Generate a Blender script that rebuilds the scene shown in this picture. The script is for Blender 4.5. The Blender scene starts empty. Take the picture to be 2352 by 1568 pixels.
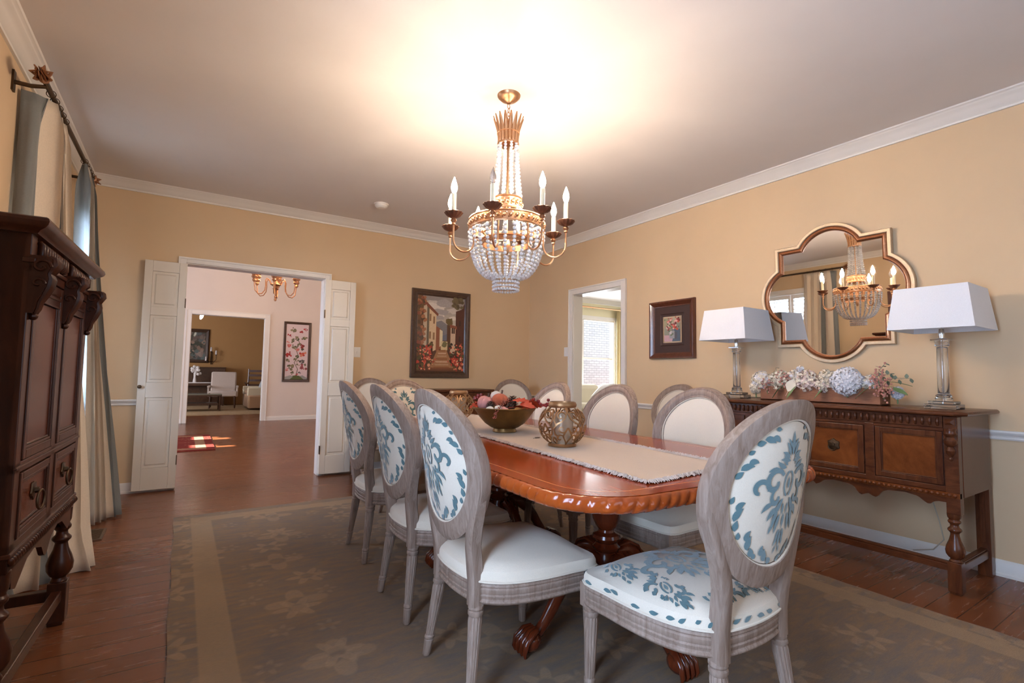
# dining room scene, metres; camera stands at x=0,y=0; +y runs along the right wall, +x along the back wall
WALLC=(.65,.465,.285); CEILC=(.72,.67,.64); BULB=410
D=5.7415; W=4.0539; XL=-.829; ZC=2.849; TH=.14; YF=-1.6
PW1,PW2,PWF,PWS,PWS2,PWH,PWL=150,110,7,130,90,90,90; WORLD=1.3; EXPO=0.55; MROT=.75
import bpy, math, random
from math import sin, cos, pi, radians, sqrt, atan2
from mathutils import Vector, Matrix
random.seed(7)
SC = bpy.context.scene
COL = SC.collection
# ------------------------------------------------------------------ helpers
class MB:
    """collects geometry that becomes ONE mesh"""
    def __init__(s):
        s.v=[]; s.f=[]; s.m=[]; s.c=[]; s.M=Matrix.Identity(4); s.mi=0; s.col=None
    def add(s, vs, fs, mi=None):
        n=len(s.v); M=s.M
        s.v += [tuple(M@Vector(p)) for p in vs]
        mi = s.mi if mi is None else mi
        for f in fs:
            s.f.append(tuple(i+n for i in f)); s.m.append(mi); s.c.append(s.col)
    def box(s, x0,x1,y0,y1,z0,z1, mi=None):
        vs=[(x,y,z) for z in (z0,z1) for y in (y0,y1) for x in (x0,x1)]
        s.add(vs,[(0,2,3,1),(4,5,7,6),(0,1,5,4),(2,6,7,3),(0,4,6,2),(1,3,7,5)],mi)
    def cbox(s, c, d, R=None, mi=None):
        x,y,z=[k/2 for k in d]; O=s.M
        s.M = O @ Matrix.Translation(Vector(c)) @ (R.to_4x4() if R else Matrix.Identity(4))
        s.box(-x,x,-y,y,-z,z,mi); s.M=O
    def lathe(s, prof, c=(0,0,0), seg=24, mi=None, rmod=None, cap=True):
        vs=[]; fs=[]; n=len(prof)
        for r,z in prof:
            for k in range(seg):
                a=2*pi*k/seg; rr=r*(rmod(a,z) if rmod else 1)
                vs.append((c[0]+rr*cos(a),c[1]+rr*sin(a),c[2]+z))
        for i in range(n-1):
            for k in range(seg):
                k2=(k+1)%seg
                fs.append((i*seg+k,i*seg+k2,(i+1)*seg+k2,(i+1)*seg+k))
        if cap:
            if prof[0][0]>1e-5: fs.append(tuple(range(seg))[::-1])
            if prof[-1][0]>1e-5: fs.append(tuple((n-1)*seg+k for k in range(seg)))
        s.add(vs,fs,mi)
    def tube(s, pts, rad, seg=8, mi=None, closed=False, flat=1.0, up=None, cap=True):
        P=[Vector(p) for p in pts]; n=len(P)
        if not hasattr(rad,'__len__'): rad=[rad]*n
        vs=[]; fs=[]; prev=None
        for i in range(n):
            if closed: t=P[(i+1)%n]-P[i-1]
            else: t=P[min(i+1,n-1)]-P[max(i-1,0)]
            if t.length<1e-9: t=Vector((0,0,1))
            t.normalize()
            if up is not None: a=Vector(up)
            elif prev is None: a=Vector((0,0,1)) if abs(t.z)<.9 else Vector((1,0,0))
            else: a=prev
            nrm=a-t*a.dot(t)
            if nrm.length<1e-6: nrm=t.orthogonal()
            nrm.normalize(); b=t.cross(nrm); prev=nrm
            for k in range(seg):
                an=2*pi*k/seg
                vs.append(tuple(P[i]+nrm*(rad[i]*cos(an))+b*(rad[i]*flat*sin(an))))
        m=n if closed else n-1
        for i in range(m):
            j=(i+1)%n
            for k in range(seg):
                k2=(k+1)%seg
                fs.append((i*seg+k,i*seg+k2,j*seg+k2,j*seg+k))
        if cap and not closed:
            fs.append(tuple(range(seg))[::-1]); fs.append(tuple((n-1)*seg+k for k in range(seg)))
        s.add(vs,fs,mi)
    def sphere(s, c, r, seg=12, rings=8, mi=None, sc=(1,1,1), rmod=None):
        vs=[(c[0],c[1],c[2]-r*sc[2])]; fs=[]
        for i in range(1,rings):
            th=pi*i/rings-pi/2
            for k in range(seg):
                a=2*pi*k/seg; q=rmod(a,th) if rmod else 1
                vs.append((c[0]+r*sc[0]*q*cos(th)*cos(a),c[1]+r*sc[1]*q*cos(th)*sin(a),c[2]+r*sc[2]*sin(th)))
        vs.append((c[0],c[1],c[2]+r*sc[2])); L=len(vs)-1
        for k in range(seg):
            k2=(k+1)%seg
            fs.append((0,1+k2,1+k)); fs.append((L,L-seg+k,L-seg+k2))
            for i in range(rings-2):
                fs.append((1+i*seg+k,1+i*seg+k2,1+(i+1)*seg+k2,1+(i+1)*seg+k))
        s.add(vs,fs,mi)
    def prism(s, poly, h0, h1, ax='z', mi=None):
        n=len(poly)
        def P(a,b,h): return {'z':(a,b,h),'x':(h,a,b),'y':(a,h,b)}[ax]
        vs=[P(a,b,h0) for a,b in poly]+[P(a,b,h1) for a,b in poly]
        fs=[tuple(range(n))[::-1],tuple(range(n,2*n))]+[(i,(i+1)%n,n+(i+1)%n,n+i) for i in range(n)]
        s.add(vs,fs,mi)
    def ring(s, polys, zs, mi=None, ax='z', close_top=True, close_bot=True):
        """loft between equal-length outlines"""
        n=len(polys[0]); vs=[]; fs=[]
        for p,z in zip(polys,zs):
            for a,b in p: vs.append({'z':(a,b,z),'x':(z,a,b),'y':(a,z,b)}[ax])
        for j in range(len(polys)-1):
            for i in range(n):
                i2=(i+1)%n; fs.append((j*n+i,j*n+i2,(j+1)*n+i2,(j+1)*n+i))
        if close_bot: fs.append(tuple(range(n))[::-1])
        if close_top: fs.append(tuple((len(polys)-1)*n+i for i in range(n)))
        s.add(vs,fs,mi)
    def grid(s, fn, nu, nv, mi=None, mfn=None, loopu=False):
        vs=[fn(i/nu,j/nv) for j in range(nv+1) for i in range(nu+1)]
        n=len(s.v)
        for j in range(nv):
            for i in range(nu):
                k=j*(nu+1)+i
                s.f.append((n+k,n+k+1,n+k+nu+2,n+k+nu+1))
                s.m.append(mfn(i/nu,j/nv) if mfn else (s.mi if mi is None else mi)); s.c.append(s.col)
        M=s.M; s.v += [tuple(M@Vector(p)) for p in vs]
    def stroke(s, pts, w, surf, thick=0, mi=None):
        """ribbon of half widths w along 2D pts, mapped onto a surface surf(u,v,h)"""
        n=len(pts); L=[];R=[]
        for i in range(n):
            a=pts[max(i-1,0)]; b=pts[min(i+1,n-1)]
            tx,ty=b[0]-a[0],b[1]-a[1]; d=sqrt(tx*tx+ty*ty) or 1
            nx,ny=-ty/d,tx/d; wi=w[i] if hasattr(w,'__len__') else w
            L.append((pts[i][0]+nx*wi,pts[i][1]+ny*wi)); R.append((pts[i][0]-nx*wi,pts[i][1]-ny*wi))
        if not thick:
            vs=[surf(u,v,0) for u,v in L]+[surf(u,v,0) for u,v in R]
            s.add(vs,[(i,i+1,n+i+1,n+i) for i in range(n-1)],mi)
        else:
            vs=[surf(u,v,h) for h in (0,thick) for q in (L,R) for u,v in q]; fs=[]
            for i in range(n-1):
                a,b,c,d=i,n+i,2*n+i,3*n+i
                fs+= [(a,b,b+1,a+1),(c,c+1,d+1,d),(a,a+1,c+1,c),(b,d,d+1,b+1)]
            fs+=[(0,2*n,3*n,n),(n-1,2*n-1,4*n-1,3*n-1)]
            s.add(vs,fs,mi)
    def build(s, name, mats, parent=None, smooth=35, bevel=0, loc=None):
        me=bpy.data.meshes.new(name); me.from_pydata(s.v,[],s.f)
        if not isinstance(mats,(list,tuple)): mats=[mats]
        for m in mats: me.materials.append(m)
        me.polygons.foreach_set('material_index',s.m)
        if any(c is not None for c in s.c):
            at=me.color_attributes.new('Col','FLOAT_COLOR','CORNER')
            for p,c in zip(me.polygons,s.c):
                c=c or (.5,.5,.5)
                for li in p.loop_indices: at.data[li].color=(c[0],c[1],c[2],1)
        me.validate(); me.update()
        if smooth:
            me.shade_smooth(); me.set_sharp_from_angle(angle=radians(smooth))
        o=bpy.data.objects.new(name,me); COL.objects.link(o)
        if parent: o.parent=parent
        if loc: o.location=loc
        if bevel:
            b=o.modifiers.new('bevel','BEVEL'); b.width=bevel; b.segments=2; b.limit_method='ANGLE'; b.angle_limit=radians(40)
        return o
def tag(o,label=None,cat=None,group=None,kind=None):
    if label: o['label']=label
    if cat: o['category']=cat
    if group: o['group']=group
    if kind: o['kind']=kind
    return o
def thing(name,label,cat,loc=(0,0,0),rz=0,group=None):
    o=bpy.data.objects.new(name,None); COL.objects.link(o); o.empty_display_size=.05
    o.location=loc; o.rotation_euler=(0,0,rz)
    return tag(o,label,cat,group)
def dup(src,loc,rz,label,group=None,name=None):
    kids=list(src.children)
    r=src.copy(); COL.objects.link(r); r.location=loc; r.rotation_euler=(0,0,rz); r['label']=label
    if group: r['group']=group
    for ch in kids:
        g=list(ch.children); c=ch.copy(); COL.objects.link(c); c.parent=r
        for x in g:
            d=x.copy(); COL.objects.link(d); d.parent=c
    return r
def struct(o): o['kind']='structure'; return o
def arc(cx,cy,r,a0,a1,n,ry=None):
    ry=r if ry is None else ry
    return [(cx+r*cos(radians(a0+(a1-a0)*i/n)),cy+ry*sin(radians(a0+(a1-a0)*i/n))) for i in range(n+1)]
def lerp(a,b,t): return a+(b-a)*t
def interp(tab,x):
    for (x0,y0),(x1,y1) in zip(tab,tab[1:]):
        if x<=x1: return lerp(y0,y1,(x-x0)/(x1-x0) if x1>x0 else 0)
    return tab[-1][1]
# ------------------------------------------------------------------ materials
def srgb(r,g,b):
    f=lambda c: c/12.92 if c<=.04045 else ((c+.055)/1.055)**2.4
    return (f(r/255),f(g/255),f(b/255))
class NT:
    def __init__(s,name):
        s.mat=bpy.data.materials.new(name); s.mat.use_nodes=True; s.nt=s.mat.node_tree
        s.p=s.nt.nodes['Principled BSDF']
    def n(s,t,**kw):
        nd=s.nt.nodes.new('ShaderNode'+t)
        for k,v in kw.items():
            if k in nd.inputs: s.put(nd.inputs[k],v)
            else: setattr(nd,k,v)
        return nd
    def put(s,sock,v):
        if isinstance(v,bpy.types.NodeSocket): s.nt.links.new(v,sock)
        else:
            if sock.type=='RGBA' and len(v)==3: v=(*v,1)
            sock.default_value=v
    def math(s,op,a,b=None,c=None,clamp=False):
        nd=s.nt.nodes.new('ShaderNodeMath'); nd.operation=op; nd.use_clamp=clamp
        for i,x in enumerate((a,b,c)):
            if x is not None: s.put(nd.inputs[i],x)
        return nd.outputs[0]
    def mix(s,f,a,b,mode='MIX'):
        nd=s.nt.nodes.new('ShaderNodeMix'); nd.data_type='RGBA'; nd.blend_type=mode
        s.put(nd.inputs['Factor'],f); s.put(nd.inputs[6],a); s.put(nd.inputs[7],b)
        return nd.outputs[2]
    def ramp(s,f,stops):
        nd=s.nt.nodes.new('ShaderNodeValToRGB'); e=nd.color_ramp.elements
        while len(e)<len(stops): e.new(.5)
        for q,(p,c) in zip(e,stops): q.position=p; q.color=(*c,1)
        s.put(nd.inputs[0],f); return nd.outputs[0]
    def coord(s,kind='Object',scale=(1,1,1),rot=(0,0,0),loc=(0,0,0)):
        t=s.n('TexCoord'); m=s.n('Mapping'); s.nt.links.new(t.outputs[kind],m.inputs[0])
        m.inputs['Scale'].default_value=scale; m.inputs['Rotation'].default_value=rot; m.inputs['Location'].default_value=loc
        return m.outputs[0]
    def noise(s,vec,scale,detail=3,rough=.5,dist=0):
        nd=s.n('TexNoise'); s.put(nd.inputs['Vector'],vec); nd.inputs['Scale'].default_value=scale
        nd.inputs['Detail'].default_value=detail; nd.inputs['Roughness'].default_value=rough; nd.inputs['Distortion'].default_value=dist
        return nd.outputs[0]
    def bump(s,h,strength=.2,dist=.01):
        b=s.n('Bump'); b.inputs['Strength'].default_value=strength; b.inputs['Distance'].default_value=dist
        s.put(b.inputs['Height'],h); s.nt.links.new(b.outputs[0],s.p.inputs['Normal'])
    def set(s,**kw):
        for k,v in kw.items(): s.put(s.p.inputs[k.replace('_',' ')],v)
        return s.mat
def plain(name,col,rough=.5,metal=0,spec=.5,var=.06,scale=30,**kw):
    t=NT(name); f=t.noise(t.coord(),scale,3)
    a=tuple(c*(1-var) for c in col); b=tuple(min(1,c*(1+var)) for c in col)
    return t.set(Base_Color=t.mix(f,a,b),Roughness=rough,Metallic=metal,Specular_IOR_Level=spec,**kw)
def wood(name,c1,c2,rough=.35,stretch=(12,12,1.2),scale=3,coat=0,bump=.1,spec=.5,dist=1.0):
    t=NT(name); v=t.coord('Object',stretch)
    f=t.noise(v,scale,6,.62,dist); g=t.noise(t.coord('Object',(1,1,1)),2.5,2)
    col=t.mix(t.ramp(f,[(.3,(0,0,0)),(.7,(1,1,1))]),c1,c2)
    col=t.mix(t.math('MULTIPLY',g,.5),col,tuple(c*.6 for c in c1))
    t.bump(f,bump,.003)
    return t.set(Base_Color=col,Roughness=rough,Coat_Weight=coat,Coat_Roughness=.08,Specular_IOR_Level=spec)
def emis(name,col,st):
    t=NT(name); t.set(Base_Color=col,Emission_Color=col,Emission_Strength=st); return t.mat
def attrmat(name,rough=.5,coat=0):
    t=NT(name); a=t.n('Attribute',attribute_name='Col')
    f=t.noise(t.coord(),60,4); c=t.mix(t.math('MULTIPLY',f,.35),a.outputs['Color'],(.1,.07,.04),'OVERLAY')
    return t.set(Base_Color=c,Roughness=rough,Coat_Weight=coat)
M={}
def wallmat(name,col):
    t=NT(name); f=t.noise(t.coord(),3,3); g=t.noise(t.coord(),160,2)
    t.bump(g,.05,.002)
    return t.set(Base_Color=t.mix(f,tuple(c*.96 for c in col),tuple(c*1.04 for c in col)),Roughness=.55,Specular_IOR_Level=.25)
M['wall']=wallmat('tan wall paint',WALLC)
M['hallwall']=wallmat('pale hall paint',(.74,.64,.56))
M['livwall']=wallmat('golden living room paint',(.50,.28,.115))
M['sunwall']=wallmat('pale yellow sunroom paint',(.78,.70,.46))
M['ceil']=wallmat('ceiling paint',CEILC)
M['trim']=plain('white trim paint',(.76,.71,.65),.35,var=.02,scale=8)
M['door']=plain('cream white door paint',(.73,.655,.55),.33,var=.02,scale=8)
def floormat():
    t=NT('red brown plank floor'); v=t.coord('Object')
    b=t.n('TexBrick',offset=.37); t.put(b.inputs['Vector'],v)
    b.inputs['Color1'].default_value=(.155,.050,.020,1); b.inputs['Color2'].default_value=(.10,.031,.012,1); b.inputs['Mortar'].default_value=(.02,.008,.005,1)
    b.inputs['Scale'].default_value=1; b.inputs['Mortar Size'].default_value=.0022; b.inputs['Brick Width'].default_value=1.35; b.inputs['Row Height'].default_value=.127; b.inputs['Bias'].default_value=-.1
    f=t.noise(t.coord('Object',(1.2,16,1)),2.5,6,.6,.6)
    c=t.mix(t.ramp(f,[(.2,(0,0,0)),(.85,(1,1,1))]),b.outputs[0],(.25,.080,.028))
    c=t.mix(.35,b.outputs[0],c)
    t.bump(b.outputs['Fac'],.12,.002)
    r=t.math('ADD',t.math('MULTIPLY',f,.12),.20)
    return t.set(Base_Color=c,Roughness=r,Specular_IOR_Level=.28)
M['floor']=floormat()
def rugmat(x0,x1,y0,y1,c1,c2,c3,name,motif=.55):
    t=NT(name); tc=t.n('TexCoord'); v=tc.outputs['Object']
    sx=t.n('SeparateXYZ'); t.put(sx.inputs[0],v); X,Y=sx.outputs[0],sx.outputs[1]
    d=t.math('MINIMUM',t.math('MINIMUM',t.math('SUBTRACT',X,x0),t.math('SUBTRACT',x1,X)),t.math('MINIMUM',t.math('SUBTRACT',Y,y0),t.math('SUBTRACT',y1,Y)))
    wear=t.noise(t.coord('Object',(2.2,9,1)),3.2,6,.65,.5)
    base=t.mix(t.ramp(wear,[(.38,(0,0,0)),(.66,(1,1,1))]),c1,c2)
    # flower motifs around scattered cell centres
    def flowers(scale,R,k,col,base,seedloc,amt):
        m=t.n('Mapping'); t.put(m.inputs[0],v); m.inputs['Location'].default_value=seedloc
        vo=t.n('TexVoronoi',voronoi_dimensions='2D'); t.put(vo.inputs['Vector'],m.outputs[0]); vo.inputs['Scale'].default_value=scale; vo.inputs['Randomness'].default_value=.55
        df=t.n('VectorMath',operation='SUBTRACT'); t.put(df.inputs[0],m.outputs[0]); t.put(df.inputs[1],vo.outputs['Position'])
        s2=t.n('SeparateXYZ'); t.put(s2.inputs[0],df.outputs[0])
        ang=t.math('ARCTAN2',s2.outputs[1],s2.outputs[0])
        r=t.math('SQRT',t.math('ADD',t.math('POWER',s2.outputs[0],2),t.math('POWER',s2.outputs[1],2)))
        R2=t.math('MULTIPLY_ADD',t.math('COSINE',t.math('MULTIPLY',ang,k)),R*.38,R)
        outer=t.math('MULTIPLY',t.math('SUBTRACT',R2,r),60,clamp=True)
        hole=t.math('MULTIPLY',t.math('SUBTRACT',r,R*.34),60,clamp=True)
        fz=t.noise(t.coord('Object',(40,90,1)),2,3)
        msk=t.math('MULTIPLY',t.math('MULTIPLY',t.math('MULTIPLY',outer,hole),amt),t.math('ADD',fz,.35),clamp=True)
        return t.mix(msk,base,col)
    base=flowers(2.1,.085,6,c3,base,(0,0,0),motif)
    base=flowers(1.7,.11,4,c3,base,(3.1,1.7,0),motif*.8)
    base=flowers(3.3,.045,5,(.42,.30,.20),base,(7.3,2.2,0),motif*.7)
    st=t.math('MULTIPLY',t.math('MULTIPLY',t.math('SUBTRACT',d,.10),120,clamp=True),t.math('MULTIPLY',t.math('SUBTRACT',.235,d),120,clamp=True))
    base=t.mix(t.math('MULTIPLY',st,.75),base,(.36,.25,.15))
    thr=t.noise(t.coord('Object',(14,110,1)),3,3,.6)
    base=t.mix(t.math('MULTIPLY',thr,.55),base,tuple(q*.55 for q in c1))
    t.bump(thr,.5,.004)
    return t.set(Base_Color=base,Roughness=.95,Specular_IOR_Level=.08)
M['linen']=None
def fabric(name,col,sc=420,b=.25,rough=.9,sheen=.2):
    t=NT(name); w=t.noise(t.coord(),sc,2); l=t.noise(t.coord(),9,3)
    c=t.mix(w,tuple(q*.86 for q in col),tuple(min(1,q*1.08) for q in col)); c=t.mix(t.math('MULTIPLY',l,.25),c,tuple(q*.85 for q in col))
    t.bump(w,b,.0015)
    return t.set(Base_Color=c,Roughness=rough,Specular_IOR_Level=.2,Sheen_Weight=sheen)
M['linen']=fabric('cream linen',(.73,.64,.52))
M['teal']=fabric('teal cut velvet',(.08,.16,.175),250,.5,.8,.6)
M['tealdark']=fabric('dark teal velvet edge',(.05,.10,.11),250,.3,.85,.3)
M['oak']=wood('limed grey brown oak',(.21,.135,.095),(.43,.325,.265),.6,(14,14,1.6),4,bump=.35)
M['mahog']=wood('polished red mahogany',(.27,.030,.004),(.42,.062,.007),.15,(14,1.1,14),2.2,coat=.0,bump=.02,spec=.32)
M['mahogdark']=wood('carved dark mahogany',(.085,.014,.005),(.17,.030,.008),.2,(9,9,2),2.5,coat=.1,bump=.03)
M['rim']=wood('carved mahogany rim',(.30,.048,.007),(.44,.09,.014),.2,(5,5,5),3,coat=.1,bump=.03)
M['inlay']=plain('satinwood inlay',(.55,.22,.07),.2)
M['walnut']=wood('dark walnut',(.060,.017,.007),(.145,.046,.017),.27,(10,3,10),2.5,coat=.0,bump=.06,spec=.35)
M['walnutv']=wood('dark walnut upright',(.062,.018,.008),(.155,.050,.018),.25,(10,10,1.5),2.5,coat=.0,bump=.06,spec=.35)
def burl(name,c1,c2,c3):
    t=NT(name); f=t.noise(t.coord('Object',(1,1,.8)),5,5,.6,1.2)
    t.bump(f,.02,.002)
    return t.set(Base_Color=t.ramp(f,[(.28,c1),(.5,c2),(.72,c3)]),Roughness=.22,Specular_IOR_Level=.35)
M['burl']=burl('burl walnut panel',(.075,.018,.005),(.14,.038,.010),(.21,.062,.016))
M['armoire']=wood('very dark carved oak',(.030,.008,.004),(.085,.024,.009),.28,(10,10,1.5),2.5,coat=.0,bump=.08,spec=.3)
M['armpanel']=wood('mahogany cabinet panel',(.06,.013,.006),(.14,.034,.014),.24,(7,7,1.2),2.2,coat=.0,bump=.02,spec=.3)
M['gold']=plain('antique gold',(.62,.35,.19),.38,1,var=.25,scale=45)
M['goldlt']=plain('champagne gilt',(.55,.42,.28),.45,.6,var=.15,scale=60)
M['copper']=plain('hammered copper',(.50,.22,.11),.33,1,var=.35,scale=90)
M['bronze']=plain('aged bronze bowl',(.23,.135,.05),.42,.85,var=.35,scale=18)
M['openwork']=plain('antique brass openwork',(.36,.20,.095),.42,.9,var=.2,scale=40)
M['cup']=plain('dark bronze drip cup',(.26,.13,.08),.45,.9,var=.2,scale=60)
M['brassdark']=plain('dark brass',(.09,.055,.03),.4,.9,var=.2,scale=60)
M['candle']=plain('ivory candle sleeve',(.86,.75,.52),.45,var=.03)
M['bulb']=emis('lit flame bulb',(1,.79,.60),BULB)
t=NT('clear flame bulb glass'); M['bulboff']=t.set(Base_Color=(1,1,1),Transmission_Weight=.95,Roughness=.05,IOR=1.3)
t=NT('cut crystal'); M['crystal']=t.set(Base_Color=(.98,.95,.92),Transmission_Weight=.22,Roughness=.10,IOR=1.5,Specular_IOR_Level=1.0)
t=NT('clear lamp glass'); M['glass']=t.set(Base_Color=(.97,.98,.98),Transmission_Weight=.96,Roughness=.03,IOR=1.45)
t=NT('smoky votive glass'); M['votive']=t.set(Base_Color=(.75,.58,.42),Transmission_Weight=.45,Roughness=.25,IOR=1.4,Metallic=.15)
t=NT('window pane glass'); tr=t.n('BsdfTransparent'); gl=t.n('BsdfGlossy'); gl.inputs['Roughness'].default_value=.02; lw=t.n('LayerWeight'); lw.inputs['Blend'].default_value=.12
ms=t.n('MixShader'); t.put(ms.inputs[0],t.math('MULTIPLY',lw.outputs['Fresnel'],.6)); t.nt.links.new(tr.outputs[0],ms.inputs[1]); t.nt.links.new(gl.outputs[0],ms.inputs[2]); t.nt.links.new(ms.outputs[0],t.nt.nodes['Material Output'].inputs['Surface']); M['pane']=t.mat
t=NT('silver mirror'); M['mirror']=t.set(Base_Color=(.88,.87,.85),Metallic=1,Roughness=.012)
M['shade']=fabric('white linen lampshade',(.80,.79,.80),300,.12,.85)
M['nickel']=plain('polished nickel',(.75,.74,.72),.18,1,var=.05)
M['whitepl']=plain('white plastic',(.80,.77,.73),.4,var=.02)
M['cream']=fabric('cream curtain silk',(.72,.60,.46),160,.1,.6,.3)
M['blue']=fabric('blue grey curtain silk',(.20,.205,.195),160,.1,.55,.3)
M['runner']=fabric('beige woven runner',(.60,.44,.295),260,.45,.95)
M['fringe']=fabric('pale runner fringe',(.64,.53,.44),200,.5,.95)
M['paint']=attrmat('painted canvas',.45,.15)
M['frame']=wood('dark brown gilt frame',(.05,.022,.012),(.10,.048,.024),.35,(5,5,5),4,coat=.15)
M['frame2']=wood('chestnut picture frame',(.075,.020,.010),(.16,.05,.025),.28,(6,6,6),3,coat=.3)
M['mat']=plain('dark umber mount',(.045,.018,.012),.6)
M['planter']=wood('reclaimed pine planter',(.22,.075,.032),(.36,.15,.07),.6,(4,4,22),3,bump=.2)
M['leaf']=plain('soft green leaf',(.17,.27,.11),.5,var=.25,scale=25)
M['leafgrey']=plain('dusty eucalyptus leaf',(.16,.20,.15),.55,var=.2,scale=25)
M['petalw']=plain('white petals',(.80,.77,.78),.6,var=.05,Subsurface_Weight=0.0)
M['petalc']=plain('cream petals',(.80,.70,.55),.6,var=.06)
M['petalp']=plain('blush petals',(.78,.60,.52),.6,var=.08)
M['berry']=plain('dusty pink berries',(.50,.22,.17),.45,var=.2,scale=60)
M['redberry']=plain('dark red berries',(.25,.02,.02),.3,var=.2,scale=60)
M['redleaf']=plain('scarlet maple leaf',(.50,.05,.015),.55,var=.3,scale=30)
M['orange']=fabric('rust orange yarn pumpkin',(.52,.13,.06),120,.6)
M['pink']=plain('pink pumpkin',(.62,.27,.24),.5,var=.08)
M['white']=plain('white gourd',(.76,.70,.62),.5,var=.06)
M['cone']=plain('brown pine cone',(.10,.05,.03),.7,var=.4,scale=60)
M['sofa']=fabric('tan sofa cloth',(.44,.27,.16),150)
M['sofacream']=fabric('pale cream upholstery',(.74,.66,.50),150)
M['armchair']=fabric('pale patterned upholstery',(.58,.49,.44),60)
M['bluepillow']=fabric('pale blue pillow',(.40,.44,.48),150)
M['darkwood']=wood('dark brown furniture wood',(.055,.024,.013),(.12,.052,.026),.35,(6,6,6),3)
M['gold2']=plain('hall bronze',(.42,.20,.10),.45,.85,var=.3,scale=40)
M['greytable']=plain('glass table top',(.25,.26,.22),.12)
M['brick']=None
def brick():
    t=NT('white painted brick'); b=t.n('TexBrick'); t.put(b.inputs['Vector'],t.coord('Object',(1,1,1),(pi/2,0,0)))
    b.inputs['Color1'].default_value=(.85,.85,.84,1); b.inputs['Color2'].default_value=(.72,.72,.72,1); b.inputs['Mortar'].default_value=(.5,.5,.5,1)
    b.inputs['Scale'].default_value=1; b.inputs['Brick Width'].default_value=.22; b.inputs['Row Height'].default_value=.075; b.inputs['Mortar Size'].default_value=.008
    return t.set(Base_Color=b.outputs[0],Roughness=.9)
M['brick']=brick()
M['vent']=plain('bronze floor vent',(.16,.10,.06),.4,.6)
M['cord']=plain('tan lamp cord',(.45,.38,.28),.5)
M['bulb2']=emis('hall flame bulb',(1,.68,.42),600)
M['bulb3']=emis('living pendant glow',(1,.85,.65),30)
M['lens']=emis('recessed light lens',(1,.95,.85),12)
# ------------------------------------------------------------------ room shell
def wall(name, plane, c0, c1, u0,u1, z0,z1, holes, mat):
    """wall slab; plane 'x': spans y in u; plane 'y': spans x in u; holes=(u0,u1,z0,z1)"""
    b=MB(); us=sorted({u0,u1,*[h[0] for h in holes],*[h[1] for h in holes]}); zs=sorted({z0,z1,*[h[2] for h in holes],*[h[3] for h in holes]})
    for ua,ub in zip(us,us[1:]):
        za=None
        for i,(z_a,z_b) in enumerate(zip(zs,zs[1:])):
            inh=any(h[0]-1e-6<=ua and ub<=h[1]+1e-6 and h[2]-1e-6<=z_a and z_b<=h[3]+1e-6 for h in holes)
            if not inh:
                if plane=='x': b.box(c0,c1,ua,ub,z_a,z_b)
                else: b.box(ua,ub,c0,c1,z_a,z_b)
    return struct(b.build(name,mat,smooth=0))
b=MB(); b.box(-3.2,12.5,-2.2,20,-.08,0); struct(b.build('floor',M['floor'],smooth=0))
b=MB(); b.box(XL-.1,W+.05,YF-.1,D+.05,ZC,ZC+.1); struct(b.build('ceiling',M['ceil'],smooth=0))
W1=(3.90,5.02,.80,2.36)       # left window between the curtains
W2=(-.02,.80,.45,2.36)       # left window beside the camera
wall('wall_left','x',XL-TH,XL,YF,D,0,ZC,[W1,W2],M['wall'])
OPB=(-.01,1.265,0,2.14)
wall('wall_back','y',D,D+TH,XL-TH,W+TH,0,ZC,[(OPB[0]-.008,OPB[1]+.008,0,OPB[3]+.008)],M['wall'])
OPR=(3.97,4.782,0,2.118)
wall('wall_right','x',W,W+TH,YF,D,0,ZC,[(OPR[0]-.008,OPR[1]+.008,0,OPR[3]+.008)],M['wall'])
WF=(.55,2.75,.75,2.36)
wall('wall_front','y',YF-TH,YF,XL-TH,W+TH,0,ZC,[WF],M['wall'])
# crown, rails, bases: swept profiles
def sweep(name,prof,p0,p1,outdir,mat=None):
    """prof=[(out,z)], straight run p0->p1"""
    b=MB(); n=len(prof); vs=[]
    for (x,y) in (p0,p1):
        for o,z in prof: vs.append((x+outdir[0]*o,y+outdir[1]*o,z))
    fs=[(i,(i+1)%n,n+(i+1)%n,n+i) for i in range(n)]+[tuple(range(n)),tuple(range(2*n-1,n-1,-1))]
    b.add(vs,fs)
    me=b.build(name,mat or M['trim'],smooth=30); return struct(me)
zc=2.763
crown=[(0,zc),(.014,zc),(.016,zc+.012),(.010,zc+.016),(.020,zc+.022),(.030,zc+.030),(.046,zc+.045),(.060,zc+.060),(.074,zc+.066),(.078,zc+.070),(.082,zc+.074),(.094,zc+.078),(.100,zc+.086),(0,zc+.086)]
rail=[(0,.788),(.012,.788),(.016,.796),(.010,.803),(.014,.812),(.026,.82),(.032,.832),(.030,.8426),(0,.8426)]
base=[(0,0),(.024,0),(.024,.014),(.015,.022),(.015,.074),(.010,.084),(.006,.0925),(0,.0925)]
k=0
sweep('trim_1',crown,(XL,YF),(XL,D),(1,0)); sweep('trim_2',crown,(XL,D),(W,D),(0,-1)); sweep('trim_3',crown,(W,YF),(W,D),(-1,0))
sweep('trim_4',rail,(XL,D),(-.075,D),(0,-1)); sweep('trim_5',rail,(1.335,D),(W,D),(0,-1))
sweep('trim_6',rail,(W,YF),(W,3.88),(-1,0)); sweep('trim_7',rail,(W,4.86),(W,D),(-1,0))
sweep('trim_8',rail,(XL,YF),(XL,-.11),(1,0)); sweep('trim_9',rail,(XL,.89),(XL,3.81),(1,0)); sweep('trim_10',rail,(XL,5.11),(XL,D),(1,0))
sweep('baseboard_back',base,(XL,D),(-.075,D),(0,-1)); sweep('baseboard_back2',base,(1.335,D),(W,D),(0,-1)).name='baseboard_back_right'
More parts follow.
